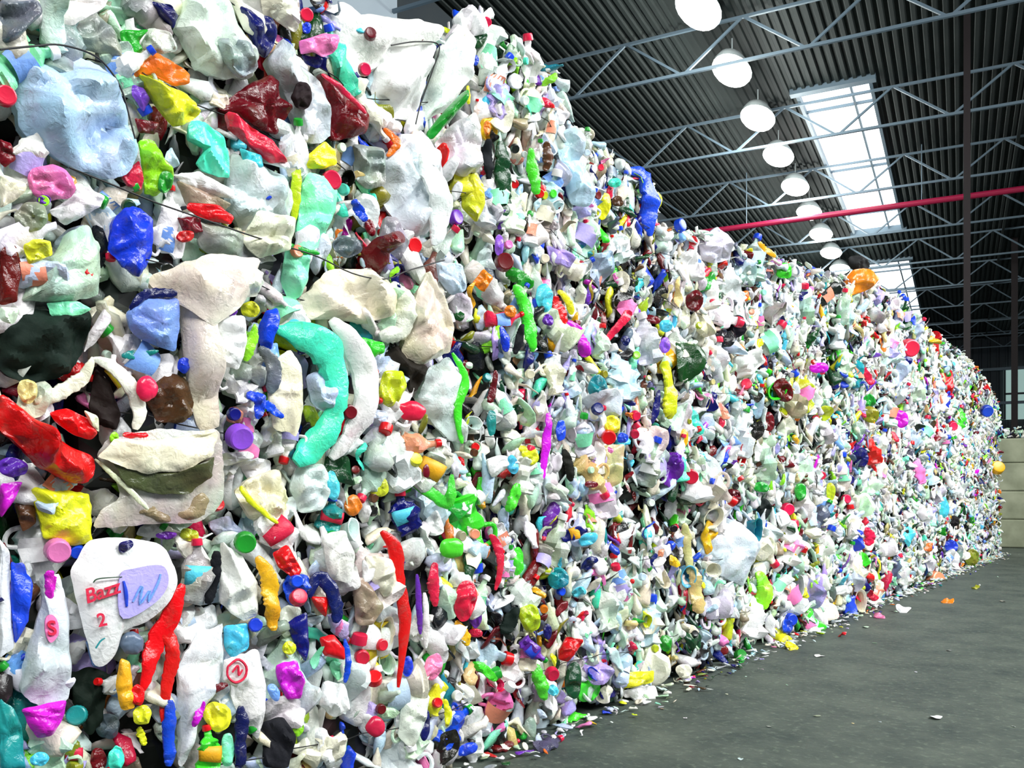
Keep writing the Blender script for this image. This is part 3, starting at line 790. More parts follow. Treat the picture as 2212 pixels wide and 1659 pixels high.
ju;white;5;1510,520 1550,488 1578,510 1580,560 1540,570 1512,560
sc;violet;7;e 1078,528,20,50,0
ca;maroon;8;e 1090,566,38,40,0
st;green;6;~ 1095,585,26 1122,600,30 1150,620,20
sc;cyan;7;e 1176,642,36,64,10
st;red;8;~ 1196,640,20 1212,680,26 1220,700,16
sc;yellow;7;~ 1205,628,12 1228,650,16 1235,680,10
sc;orange;7;e 1103,672,26,28,30
st;bright green;6;~ 1112,615,18 1132,655,28 1146,720,26 1150,760,14
sc;blue;7;~ 1082,705,12 1090,730,18 1094,760,12
ba;black;5;~ 1128,700,12 1122,735,20 1112,765,12
sc;purple;7;e 1184,692,22,26,0
st;magenta;9;~ 1226,694,14 1250,716,20 1262,752,26 1262,772,18;vivid magenta hook-shaped strip near the middle of the wall
st;rose;8;~ 1362,672,22 1335,705,18 1312,735,14;rose pink strip slanting near the middle of the wall
sc;navy;7;e 1352,736,20,22,0
sc;cyan;7;e 1438,704,28,28,0
sc;violet;8;e 1436,746,22,40,0
bo;maroon;8;e 1501,650,38,46,0;dark maroon ball-like bottle end in the fourth stack
bo;yellow;8;~ 1436,780,24 1446,830,22 1444,880,26 1448,905,14
bo;teal;7;e 1292,838,38,54,0
ca;navy;9;@ 1291,883,26
sc;blue;8;e 1212,930,22,48,0
st;maroon;8;~ 1070,800,10 1066,840,14 1056,870,16
sc;teal;7;e 1062,915,22,58,0
st;magenta;8;~ 1184,890,12 1180,960,18 1172,1035,12
sc;yellow;8;e 1146,985,40,42,40
sc;cyan;7;e 1108,1005,26,42,20
sc;yellow;8;e 1322,918,36,40,20
ca;red;9;e 1315,945,36,28,0
sc;blue;8;e 1345,946,24,24,0
ca;rose;9;@ 1373,898,22
ca;rose;9;@ 1371,938,20
sc;navy;8;e 1360,870,30,12,-10
sc;navy;8;~ 1424,842,8 1418,880,16 1408,915,10
ju;tan;8;1292,962 1350,958 1345,1042 1318,1055 1294,1040;tan yellowish jug under red and yellow caps
st;turquoise;7;~ 1478,868,16 1500,905,24 1516,938,16
sc;amber;7;e 1478,945,17,42,0
ca;rose;8;e 1492,1030,34,32,0
ba;black;6;~ 1220,970,12 1228,1005,20 1234,1040,12
sc;maroon;7;e 1278,1047,30,16,0
st;bright green;7;~ 1120,1045,18 1108,1080,26 1096,1105,16
bo;purple;7;e 1462,990,24,26,30
bo;navy;8;! 1240,1152,60,28,15
sc;cyan;9;e 1272,1165,46,26,25
st;rose;8;~ 1058,1155,14 1078,1185,20 1080,1230,14 1070,1275,10
sc;orange;7;e 1048,1190,22,36,0
sc;bright green;8;e 1118,1212,28,58,0
bo;teal;8;e 1206,1250,46,46,0
sc;amber;7;~ 1150,1270,12 1178,1290,14
ca;orange;8;@ 1175,1316,18
ba;black;7;~ 1118,1312,16 1100,1345,30 1086,1370,16
bo;yellowish green;7;e 1146,1335,46,62,20
sc;navy;9;e 1183,1365,18,36,0
bo;purple;9;! 1150,1405,66,32,-40
sc;red;9;1208,1405 1225,1375 1262,1382 1245,1410 1225,1430 1208,1425
bo;bright green;9;~ 1155,1435,22 1165,1475,30 1178,1512,18
ca;rose;10;e 1193,1456,24,36,0
sc;cyan;9;e 1195,1492,24,24,0
ba;dark green;7;e 1240,1472,36,80,0
sc;bright green;7;~ 1018,1435,20 1045,1445,22 1072,1470,16
fi;yellow;9;1340,1455 1415,1448 1412,1475 1350,1488 1338,1478;yellow bag edge low on the fourth stack by the floor
fi;white;8;1345,1492 1415,1480 1422,1500 1380,1512 1350,1505
sc;cream;8;e 1478,1450,36,32,0
sc;green;7;e 1437,1388,30,36,0
bo;tan;8;~ 1500,1225,20 1503,1270,30 1512,1325,26;tan bottle standing near the floor in the fifth stack
st;tan;7;~ 1478,1130,14 1485,1180,20 1488,1240,14
ca;rose;7;e 1540,655,20,20,0
ju;milky white;7;1530,1150 1560,1118 1605,1128 1642,1178 1622,1232 1604,1268 1555,1242 1518,1206;big rounded white jug in the bottom row beyond the tan bottle
ju;lime;9;~ 1635,1235,22 1650,1262,34 1645,1300,30 1630,1312,20;lime green curved jug in the bottom row right of the big white jug
bo;orange;8;1822,605 1845,582 1880,580 1902,602 1880,625 1840,640 1826,628;orange bottle perched on the skyline in front of the far skylight
sc;black;8;e 1855,570,46,38,-30
sc;bright green;6;e 1695,585,34,36,-30
st;amber;6;~ 1635,525,16 1655,540,14 1675,555,10
ca;rose;8;e 1965,752,42,36,-20
sc;navy;7;e 1955,780,34,22,0
bo;red;8;e 2045,825,30,68,0
sc;magenta;8;e 1945,905,36,40,20
sc;magenta;7;e 1770,795,42,24,0
sc;rose;7;~ 1862,795,14 1885,830,18
bo;maroon;8;e 1693,842,36,54,20
sc;rose;8;@ 1612,830,24
bo;maroon;7;e 1660,912,26,44,0
ca;blue;8;e 2132,888,22,28,0
ca;rose;8;e 2058,921,22,18,0
ca;amber;8;e 2155,1010,28,28,0
bo;navy;7;e 1667,1010,30,38,0
bo;navy;7;e 1860,990,36,42,0
sc;green;7;e 1645,1052,34,24,0
sc;green;7;e 1730,1062,26,38,0
bo;maroon;8;e 1583,1075,38,38,0
ca;rose;8;e 1702,1100,28,26,0
ca;rose;8;@ 1775,1027,18
ca;rose;8;@ 1828,1078,20
ca;navy;8;@ 1834,1036,22
sc;yellowish green;7;e 1795,1062,20,42,0
sc;cyan;8;e 2038,1096,24,46,0
ba;black;7;e 2060,1125,26,24,0
st;rose;8;~ 1870,1140,12 1880,1160,22 1872,1178,14
st;bright green;8;~ 1836,1195,14 1860,1202,20 1876,1220,22
ca;salmon;9;e 2022,1255,40,42,0
ca;orange;9;e 2046,1290,30,30,0
sc;blue;7;e 2055,1180,26,32,30
sc;olive;7;e 2100,1205,30,36,0
st;yellow;9;~ 1665,1362,20 1690,1378,24 1715,1396,16
ca;green;8;e 1600,1416,26,28,0
ca;blue;8;@ 1709,1338,26
ca;red;8;e 1822,1362,28,22,-20
sc;salmon;8;e 1740,1380,44,24,-20
bo;pink;7;~ 1975,990,16 1985,1020,24 1995,1045,20
ju;white;6;1590,770 1640,750 1655,780 1620,815 1580,820
sc;orange;6;e 1595,755,26,30,40
ba;black;6;e 1590,705,44,48,0
sc;olive;7;e 1880,895,40,34,-20
ba;black;7;e 1650,1100,32,46,0
"""
STACK = []
def lift_over(cx, cy, rw, rh, lift):
    for (x, y, a, b, top) in STACK:
        if a * b > rw * rh * 1.4 and ((cx - x) / a) ** 2 + ((cy - y) / b) ** 2 < .72: lift = max(lift, top + .004)
    return lift
HANDPX = []     # occupied ellipses in the frame, so that loose fill keeps clear
def place_frame(px, py, lift, t):
    y, z = on_wall(px, py)[1:3]
    d = face_depth(y, min(max(z, .01), row_top(y)))
    d = max(d, -.03)
    p0 = on_wall(px, py, d + lift)
    n = unit(NB * (1 - t) + unit(CAM - p0) * t)
    return p0, n
LIGHTS = {'white', 'milky white', 'cream', 'pale blue', 'pale green', 'lilac', 'grey'}
def shade_of(name, rng, j=.05):
    c = np.array(PAL[name]); c = np.clip(c * (1 + rng.normal() * j) + rng.normal(size=3) * .02, .01, .97)
    return lin(*c)
def add_label_patch(o, cen, half, n, T, i0, i1, rng, colour):
    m = i1 - i0; V = []; K = 7
    for i in range(i0, i1 + 1):
        for k in range(K + 1):
            a = math.pi * (.12 + .76 * k / K)
            V.append(cen[i] + half[i] * math.cos(a) * 1.03 + n * (T[i] * math.sin(a) * 1.04 + .004))
    F = [(i * (K + 1) + k, i * (K + 1) + k + 1, (i + 1) * (K + 1) + k + 1, (i + 1) * (K + 1) + k) for i in range(m) for k in range(K)]
    q = mesh_obj('label', np.array(V) - np.array(o.location), F, M_LAB, o); q.color = LINC[colour]
    s = q.modifiers.new('thickness', 'SOLIDIFY'); s.thickness = .001
    return q
BYNAME = {}
for ln, line in enumerate(ITEMS.strip().split('\n')):
    f = line.split(';'); code, colour, lift, shp = f[0], f[1], float(f[2]) / 100 * .62, f[3].strip()
    rng = np.random.default_rng(1000 + ln); name = NOUN[code][0]
    kind = shp[0] if shp[0] in 'e~!@' else 'p'
    nums = [[float(q) for q in s.split(',')] for s in shp.lstrip('e~!@').split()]
    kids = []
    if kind == 'e' and code == 'ca' and max(nums[0][2:4]) < 48 and .6 < nums[0][2] / nums[0][3] < 1.6:
        kind = '@'; nums = [[nums[0][0], nums[0][1], (nums[0][2] + nums[0][3]) / 2]]
    if kind == '@':
        x, y, d = nums[0]; lift = lift_over(x, y, d / 2, d / 2, lift); p0, n = place_frame(x, y, lift, .6)
        r = d / 2 * to_px(p0)[2] / FPX
        ax = unit(n + rng.normal(size=3) * .22)
        V, F = cap_vf(p0 - ax * r * .5, ax, r, r * 1.0); mat = M_CAP; size = 2 * r; cx, cy, rw, rh = x, y, d / 2, d / 2
    elif kind in 'pe':
        if kind == 'e':
            x, y, ww, hh, an = (nums[0] + [0])[:5]; an = math.radians(an); pts = []
            for k in range(12):
                a = 2 * math.pi * k / 12; rr = 1 + rng.normal() * .07
                u, v = math.cos(a) * ww / 2 * rr, math.sin(a) * hh / 2 * rr
                pts.append((x + u * math.cos(an) + v * math.sin(an), y - u * math.sin(an) + v * math.cos(an)))
        else: pts = nums
        pts = np.array(pts); cx, cy = pts.mean(0); rw, rh = np.ptp(pts[:, 0]) / 2, np.ptp(pts[:, 1]) / 2
        big = max(rw, rh)
        lift = lift_over(cx, cy, rw, rh, lift)
        p0, n = place_frame(cx, cy, lift, .25 if big > 60 else .5)
        M = 84 if big > 60 else 48 if big > 25 else 28
        ol = ragged(spline(pts, 36, closed=True) if kind == 'e' else pts, M, rng, .012)
        P = np.array([on_plane(a, b, p0, n) for a, b in ol])
        s = to_px(p0)[2] / FPX; size = 2 * big * s; thin = min(rw, rh) * s
        T = min(max(thin * (.5 if code in ('bo', 'ju', 'ca', 'tu') else .38), .008), .065)
        if colour == 'dirty cream': T = .02
        STACK.append((cx, cy, rw, rh, lift + T * .8))
        V, F = pillow(P, n, T, rng, crease={'fi': 1.1, 'ba': 1.0, 'ca': .12, 'tu': .5 if colour != 'dirty cream' else .25}.get(code, .85 if big > 60 else .75)); mat = M_PL
        if code == 'ca': mat = M_CAP
    else:
        if kind == '!':
            x, y, LL, WW, an = nums[0]; an = math.radians(an); dx, dy = math.cos(an), -math.sin(an)
            st = BOT_S; bend = rng.normal() * .12
            cpx = np.array([(x + dx * LL * (q - .5) - dy * LL * bend * (q - .5) ** 2 * 2, y + dy * LL * (q - .5) + dx * LL * bend * (q - .5) ** 2 * 2) for q in st]); wpx = BOT_W * WW * 1.0
        else:
            A = spline(np.array(nums), 5 * len(nums)); cpx = A[:, :2]; wpx = np.maximum(A[:, 2], 3) / 2
            t = np.linspace(0, 1, len(A)); wpx = wpx * (1 - np.abs(2 * t - 1) ** 6 * .55)
        cx, cy = cpx.mean(0); rw, rh = max(np.ptp(cpx[:, 0]) / 2, 6), max(np.ptp(cpx[:, 1]) / 2, 6); big = max(rw, rh)
        lift = lift_over(cx, cy, rw, rh, lift)
        p0, n = place_frame(cx, cy, lift, .3 if big > 60 else .5); s = to_px(p0)[2] / FPX
        cen = []; half = []
        for i in range(len(cpx)):
            d = cpx[min(i + 1, len(cpx) - 1)] - cpx[max(i - 1, 0)]; d = d / (np.linalg.norm(d) + 1e-9); pr = np.array([-d[1], d[0]]) * wpx[i]
            c = on_plane(*cpx[i], p0, n); cen.append(c); half.append(on_plane(*(cpx[i] + pr), p0, n) - c)
        cen = np.array(cen); half = np.array(half)
        T = np.array([min(np.linalg.norm(h) * (.42 if code in ('bo', 'ju') else .35), .032) for h in half]) + .002
        V, F = loft(cen, half, n, T, rng, 16, crease=.95); mat = M_PL; size = 2 * big * s
        if kind == '!': kids.append(('bottle', cen, half, T))
    org = p0 - NB * .02
    if colour == 'black': mat = M_DARK
    o = mesh_obj(name, V, F, mat, loc=org); o.color = shade_of(colour, rng, .03)
    lab = f[4] if len(f) > 4 else make_label(code, colour, p0, size)
    if lab is None:
        for extra in ('darker', 'paler', 'upper', 'lower', 'leftward', 'rightward', 'inner', 'outer'):
            pass
        a, b, rn, sn = where(p0, 0); lab = 'another %s %s at %s, %s of %s bale, %s stack' % (colour, NOUN[code][1], b, a, rn, sn)
        if lab in USED: lab = 'one more %s %s at %s, %s of %s bale, %s stack' % (colour, NOUN[code][1], b, a, rn, sn)
    USED.add(lab)
    tag(o, lab, NOUN[code][1])
    for kk in kids:
        _, cen, half, T = kk
        ax = unit(cen[-1] - cen[-3]); r = np.linalg.norm(half[-1]) * 1.25
        V, F = cap_vf(cen[-1] - org - ax * r * .3, ax, r, r * 1.3, 14)
        c = mesh_obj('cap', V, F, M_CAP, o); c.color = LINC[random.choice(['red', 'blue', 'white', 'green', 'rose'])]
        add_label_patch(o, cen, half, n, T, 3, 5, rng, random.choice(['blue', 'rose', 'amber', 'cyan', 'lilac']))
    HANDPX.append((cx, cy, rw, rh, lift)); BYNAME[lab] = (o, p0, n)

# ---------------------------------------------------------------- the lettered detergent bottle
def flat_patch(name, pts, base, n, colour, parent, lift=.003, t=.0015, mat=M_LAB):
    ol = spline(np.array(pts), 28, closed=True)
    P = np.array([on_plane(a, b, base, n) for a, b in ol]) + n * lift
    c = P.mean(0); V = [c + n * t] + list(P + n * t) + list(P - n * .004); m = len(P)
    F = [(0, 1 + k, 1 + (k + 1) % m) for k in range(m)] + [(1 + k, 1 + m + k, 1 + m + (k + 1) % m, 1 + (k + 1) % m) for k in range(m)]
    q = mesh_obj(name, np.array(V) - np.array(parent.location), F, mat, parent, smooth=False); q.color = LINC[colour]
    return q
def flat_bottle(px_pts, lift, colour, T, label, code='bo', seed=5, crease=.1):
    pts = np.array(px_pts, float); cx, cy = pts.mean(0); p0, n = place_frame(cx, cy, lift, .3)
    P = np.array([on_plane(a, b, p0, n) for a, b in ragged(pts, 84, np.random.default_rng(2), .004)])
    rng = np.random.default_rng(seed)
    V, F = pillow(P, n, T, rng, crease=crease, rings=None)
    V = np.array(V); h = (V - p0) @ n; V = V - np.outer(np.maximum(h - T * .72, 0) * .85, n)     # flat panel
    o = mesh_obj(NOUN[code][0], V, F, M_PL, loc=p0 - NB * .02); o.color = LINC[colour]
    tag(o, label, NOUN[code][1]); HANDPX.append((cx, cy, np.ptp(pts[:, 0]) / 2, np.ptp(pts[:, 1]) / 2, lift))
    return o, p0 + n * T * .80, n
def writing(txt, px, py, hpx, ang, base, n, colour, parent, name='lettering', shear=0):
    cu = bpy.data.curves.new(name, 'FONT'); cu.body = txt; cu.align_x = 'CENTER'; cu.align_y = 'CENTER'; cu.extrude = .012; cu.offset = .018; cu.shear = shear
    tmp = bpy.data.objects.new(name, cu); C.objects.link(tmp); bpy.context.view_layer.update()
    me = bpy.data.meshes.new_from_object(tmp); bpy.data.objects.remove(tmp)
    co = np.empty(len(me.vertices) * 3); me.vertices.foreach_get('co', co); co = co.reshape(-1, 3)
    p = on_plane(px, py, base, n); a = math.radians(ang)
    ex = on_plane(px + math.cos(a), py - math.sin(a), base, n) - p; ey = on_plane(px - math.sin(a), py - math.cos(a), base, n) - p
    W = p + np.outer(co[:, 0], ex) * hpx + np.outer(co[:, 1], ey) * hpx + np.outer(co[:, 2], n) * .12 + n * .004 - np.array(parent.location)
    me.vertices.foreach_set('co', W.ravel()); me.update(); me.materials.clear(); me.materials.append(M_LAB)
    o = bpy.data.objects.new(name, me); C.objects.link(o); o.parent = parent; o.color = LINC[colour]
    return o
o, base, n = flat_bottle([(150, 1232), (190, 1167), (240, 1160), (300, 1165), (350, 1176), (378, 1220), (384, 1262), (366, 1302), (322, 1342), (266, 1362), (252, 1410), (225, 1442), (202, 1440), (186, 1380), (166, 1300)],
                         .055, 'white', .035, 'white and lilac detergent bottle with red lettering at the lower left')
lab = flat_patch('label', [(258, 1245), (290, 1228), (350, 1222), (362, 1262), (330, 1305), (262, 1335)], base, n, 'lilac', o); lab['label'] = 'lilac label with blue script'
writing('Bazz', 219, 1279, 43, 18, base, n, 'rose', o, shear=.2)
writing('2', 219, 1340, 40, 12, base, n, 'rose', o)
def stroke(pts, base, n, colour, parent, lift=.006, name='printed_swirl'):
    A = spline(np.array(pts, float), 22); P = np.array([on_plane(x, y, base, n) for x, y, _ in A]) + n * lift - np.array(parent.location)
    s = to_px(base)[2] / FPX
    q = mesh_obj(name, *tube(P, A[:, 2] * s / 2, 6), M_LAB, parent); q.color = LINC[colour]; return q
stroke([(265, 1255, 5), (270, 1280, 9), (272, 1310, 5)], base, n, 'blue', o)
stroke([(285, 1300, 4), (305, 1265, 6), (300, 1305, 6), (322, 1275, 5), (318, 1300, 5), (338, 1262, 6), (345, 1240, 4)], base, n, 'sky blue', o)
stroke([(205, 1400, 4), (215, 1385, 4), (225, 1378, 3)], base, n, 'teal', o)
stroke([(200, 1258, 3), (212, 1250, 3), (262, 1246, 2)], base, n, 'dark green', o)
# marks on other pieces
def mark_on(label, fn):
    if label in BYNAME: fn(*BYNAME[label])
mark_on('tall white bottle with pink oval mark and magenta foot', lambda o, p, n: (
    flat_patch('label', [(98, 1335), (112, 1328), (124, 1345), (124, 1372), (108, 1388), (97, 1365)], p + n * .036, n, 'pink', o),
    writing('S', 111, 1358, 44, 5, p + n * .040, n, 'rose', o)))
o, base, n = flat_bottle([(484, 1425), (520, 1415), (538, 1432), (536, 1468), (512, 1486), (482, 1470)], .075, 'white', .018, 'round white badge of a bottle with a rose ring in the bottom row', seed=8)
stroke([(490, 1440, 5), (512, 1424, 6), (530, 1440, 6), (526, 1464, 6), (506, 1474, 6), (490, 1460, 5), (490, 1440, 5)], base, n, 'rose', o, name='printed_ring')
stroke([(500, 1452, 5), (512, 1438, 5), (514, 1458, 5), (522, 1446, 4)], base, n, 'rose', o)

# loose wires seen across the upper left bales
def wire(pts, lab):
    A = spline(np.array(pts, float), 40); P = np.array([on_wall(x, y, .085) for x, y in A])
    tag(mesh_obj('loose_wire', *tube(P, .0028, 6), M_WIRE, loc=P.mean(0)), lab, 'wire')
wire([(0, 107), (70, 100), (130, 97), (200, 118), (240, 155), (265, 200), (282, 262), (292, 300)], 'thin black wire curving over the large pale blue bottle')
wire([(150, 362), (250, 402), (330, 435), (430, 470), (560, 515), (680, 552), (760, 590), (830, 603), (880, 585), (960, 562)], 'long black wire sagging across the second stack below the maroon bottles')
wire([(845, 98), (900, 90), (948, 98), (935, 150), (910, 220), (898, 268)], 'thin dark wire outlining the flat-sided white jug')

# ---------------------------------------------------------------- templates of crushed pieces (unit size)
def template(kind, rng, hi=True):
    n = np.array([0., 0, 1]); out = {}
    if kind in ('bo', 'ju'):
        st = BOT_S; bend = rng.normal() * .15; wd = rng.uniform(.30, .42) if kind == 'bo' else rng.uniform(.5, .62)
        cen = np.array([(q - .5, bend * (q - .5) ** 2 * 2, 0) for q in st]); W = BOT_W * wd
        tw = rng.uniform(.35, .8)
        half = np.array([(0, q * rng.uniform(.85, 1.1), q * rng.normal() * .25) for q in W]); T = W * tw
        if not hi: k = [0, 2, 4, 6, 8, 10]; cen, half, T = cen[k], half[k], T[k]
        V, F = loft(cen, half, n, T, rng, 14 if hi else 7, crease=.75)
        out['body'] = (V, F)
        if hi:
            ax = unit(cen[-1] - cen[-3]); r = .15 * wd * 1.3
            out['cap'] = cap_vf(cen[-1] - ax * r * .3, ax, r, r * 1.3, 12)
            K = 6; LV = []
            for i in (3, 4, 5):
                for k in range(K + 1):
                    a = math.pi * (.14 + .72 * k / K); LV.append(cen[i] + half[i] * math.cos(a) * 1.05 + n * (T[i] * math.sin(a) * 1.12 + .012))
            out['label'] = (LV, [(i * (K + 1) + k, i * (K + 1) + k + 1, (i + 1) * (K + 1) + k + 1, (i + 1) * (K + 1) + k) for i in range(2) for k in range(K)])
            if kind == 'ju':
                P = [(.02, wd * .48, 0), (.05, wd * .72, .02), (.16, wd * .74, .03), (.26, wd * .60, .02), (.29, wd * .34, 0)]
                out['handle'] = tube(spline(P, 10), .035, 7)
    elif kind == 'st':
        m = 9 if hi else 6; t = np.linspace(-.5, .5, m); c = rng.normal(size=3) * .5
        cen = np.stack([t, c[0] * t ** 2 + .12 * np.sin(t * 7 + c[1]), .1 * np.sin(t * 6 + c[2])], 1)
        wv = .10 * (1 + .4 * np.sin(t * 9 + c[0] * 5)) * (1 - np.abs(2 * t) ** 5 * .6)
        half = np.array([(0, wv[i], wv[i] * math.sin(c[1] * 3 + t[i] * 4) * .7) for i in range(m)])
        out['body'] = loft(cen, half, n, wv * .25, rng, 12 if hi else 5, crease=.8)
    elif kind == 'ca':
        out['body'] = cap_vf(np.array([0, 0, -.25]), n, .5, .5, 16 if hi else 5)
    elif kind == 'tu':
        N_ = 20; V = []
        sq = rng.uniform(.5, .8)
        prof = [(.30, -.30), (.34, -.28), (.40, .1), (.45, .30), (.50, .31), (.50, .35), (.46, .35), (.40, .28), (.33, -.15), (.02, -.20)]
        for r, z in prof:
            for k in range(N_):
                a = 2 * math.pi * k / N_; V.append((r * math.cos(a) * 1.0, r * math.sin(a) * sq, z))
        V = np.array(V); V = V + np.stack([folds(V, .10, .5, rng, 4) for _ in range(3)], 1)
        F = [(j * N_ + k, j * N_ + (k + 1) % N_, (j + 1) * N_ + (k + 1) % N_, (j + 1) * N_ + k) for j in range(len(prof) - 1) for k in range(N_)] + [tuple(range(N_ - 1, -1, -1)), tuple(range((len(prof) - 1) * N_, len(prof) * N_))]
        out['body'] = (V, F)
    else:
        el = rng.uniform(.3, .9); nc = int(rng.integers(5, 9)); ang = np.sort(np.linspace(0, 2 * math.pi, nc, endpoint=False) + rng.uniform(-.3, .3, nc))
        rr = rng.uniform(.62, 1.15, nc)
        P = np.stack([.5 * rr * np.cos(ang), .5 * el * rr * np.sin(ang), .14 * rng.normal(size=nc)], 1)
        P = ragged(P, 32 if hi else 10, rng, .02)
        out['body'] = pillow(P, n, .09 if kind == 'fi' else .13, rng, crease=1.1 if kind == 'fi' else .9, rings=(.2, .4, .6, .78, .92, 1.0) if hi else (.35, .7, 1.0))
    return out

OCC = np.array([h[:4] for h in HANDPX])
def covered(px, py, grow=.85):
    return bool(np.any(((px - OCC[:, 0]) / (OCC[:, 2] * grow + 1)) ** 2 + ((py - OCC[:, 1]) / (OCC[:, 3] * grow + 1)) ** 2 < 1))
PALETTE = [('white', 23), ('milky white', 18), ('cream', 15), ('pale green', 10), ('pale blue', 8), ('grey', 5), ('lilac', 2.5), ('mint', 2), ('tan', 2), ('taupe', 2),
           ('black', 4.5), ('slate', 2), ('dark green', 1.5), ('maroon', 1.8), ('red', 1.9), ('rose', 1.9), ('pink', 1.2), ('magenta', .5), ('violet', .5), ('purple', .6), ('navy', 1.8), ('blue', 2.2),
           ('sky blue', 1.6), ('cyan', 1.4), ('teal', 1.2), ('turquoise', 1), ('green', 1.5), ('bright green', 1.4), ('lime', 1.2), ('olive', .9), ('yellow', 1.8), ('yellowish green', 1), ('amber', 1), ('orange', 1.2), ('salmon', .8), ('brown', .8)]
PN = [p[0] for p in PALETTE]; PW = np.array([p[1] for p in PALETTE]); PW = PW / PW.sum()
PWL = np.array([p[1] * (2.2 if p[0] in LIGHTS else .55) for p in PALETTE]); PWL = PWL / PWL.sum()
PWD = np.array([p[1] * (5 if p[0] in ('black', 'slate', 'dark green', 'maroon', 'navy', 'brown', 'olive') else .8) for p in PALETTE]); PWD = PWD / PWD.sum()
PWC = np.array([p[1] if p[0] not in LIGHTS else p[1] * .25 for p in PALETTE]); PWC = PWC / PWC.sum()

# ---------------------------------------------------------------- countable loose pieces (one object each, nearest first)
TPL = {}
for code, cnt in (('bo', 7), ('ju', 4), ('sc', 8), ('fi', 6), ('st', 5), ('ca', 1), ('tu', 3)):
    TPL[code] = []
    for q in range(cnt):
        T_ = template(code, np.random.default_rng(hash_ := 50 + q + ord(code[0]) * 11 + ord(code[1])))
        meshes = {}
        for pn, (V, F) in T_.items():
            me = bpy.data.meshes.new(NOUN[code][0] if pn == 'body' else pn)
            me.from_pydata([tuple(map(float, v)) for v in V], [], [tuple(int(i) for i in f) for f in F]); me.update()
            me.polygons.foreach_set('use_smooth', [True] * len(me.polygons)); me.set_sharp_from_angle(angle=.5)
            me.materials.append(M_CAP if (code == 'ca' or pn == 'cap') else M_LAB if pn == 'label' else M_PL)
            meshes[pn] = me
        TPL[code].append(meshes)
def place_piece(code, p, nrm, ang, size, colour, label, rng, group, thick=1.0):
    T_ = TPL[code][int(rng.integers(len(TPL[code])))]
    ex = unit(np.cross((0, 0, 1.0), nrm)); ey = np.cross(nrm, ex)
    X = ex * math.cos(ang) + ey * math.sin(ang); Y = np.cross(nrm, X)
    Mx = Matrix(((X[0] * size, Y[0] * size, nrm[0] * size * thick, p[0]), (X[1] * size, Y[1] * size, nrm[1] * size * thick, p[1]), (X[2] * size, Y[2] * size, nrm[2] * size * thick, p[2]), (0, 0, 0, 1)))
    o = bpy.data.objects.new(NOUN[code][0], T_['body']); C.objects.link(o); o.matrix_world = Mx
    o.color = shade_of(colour, rng); tag(o, label, NOUN[code][1], group)
    acc = [c for c in ('red', 'blue', 'white', 'white', 'green', 'rose') if c != colour]; lcs = [c for c in ('lilac', 'sky blue', 'cream', 'white', 'mint', 'salmon', 'pink', 'pale blue') if c != colour]
    for pn in ('cap', 'label', 'handle'):
        if pn in T_ and size > .06:
            if pn == 'label' and rng.random() < .6: continue
            c = bpy.data.objects.new(pn, T_[pn]); C.objects.link(c); c.parent = o
            c.color = o.color if pn == 'handle' else LINC[acc[int(rng.integers(len(acc)))]] if pn == 'cap' else LINC[lcs[int(rng.integers(len(lcs)))]]
    return o
GROUPS = {'bo': 'crushed bottles in the bales', 'ju': 'crushed jugs in the bales', 'sc': 'plastic scraps in the bales', 'fi': 'crumpled film in the bales', 'st': 'plastic strips in the bales', 'ca': 'bottle caps in the bales', 'tu': 'tubs in the bales'}
def scatter(code, count, px_range, size_px, rng, lift, colourful=False, vertical=.0, pale=False):
    made = tries = 0
    while made < count and tries < count * 40:
        tries += 1
        px = rng.uniform(*px_range)
        y = on_wall(px, 900)[1]; zt = row_top(y)
        z = rng.uniform(.05, zt - .03); p = np.array([WX, y, z]); qx, qy, qz = to_px(p)
        if not (-10 < qy < 1669) or covered(qx, qy): continue
        sz = rng.uniform(*size_px) * qz / FPX
        sz = min(max(sz, .028 if code == 'ca' else .07), .045 if code == 'ca' else .34)
        d = face_depth(y, z); p[0] = WX + d + lift
        tc = unit(CAM - p); nrm = unit(NB * .6 + tc * .4 + rng.normal(size=3) * .22)
        colour = PN[int(rng.choice(len(PN), p=PWC if colourful else PWL if pale else PW))]
        lab = make_label(code, colour, p, sz)
        if lab is None: continue
        ang = rng.uniform(0, 2 * math.pi) if rng.random() > vertical else math.pi / 2 + rng.normal() * .25
        place_piece(code, p, nrm, ang, sz, colour, lab, rng, GROUPS[code]); made += 1
R2 = np.random.default_rng(77)
scatter('ju', 40, (0, 1050), (90, 170), R2, .0, pale=True)
scatter('ju', 120, (1020, 2080), (58, 120), R2, .012, vertical=.7, pale=True)
scatter('bo', 70, (0, 1100), (90, 160), R2, .005, pale=True)
scatter('bo', 110, (1000, 2080), (48, 90), R2, .012, vertical=.6, pale=True)
scatter('tu', 24, (600, 1900), (36, 66), R2, .01)
scatter('fi', 130, (0, 2080), (50, 110), R2, .01, pale=True)
scatter('st', 110, (700, 2000), (30, 70), R2, .02, True, .5)
scatter('sc', 40, (0, 1100), (50, 100), R2, .01)
scatter('sc', 90, (1050, 2050), (22, 44), R2, .025, True)
scatter('ca', 22, (0, 1100), (18, 30), R2, .04, True)
scatter('ca', 95, (1000, 2120), (11, 22), R2, .04, True)

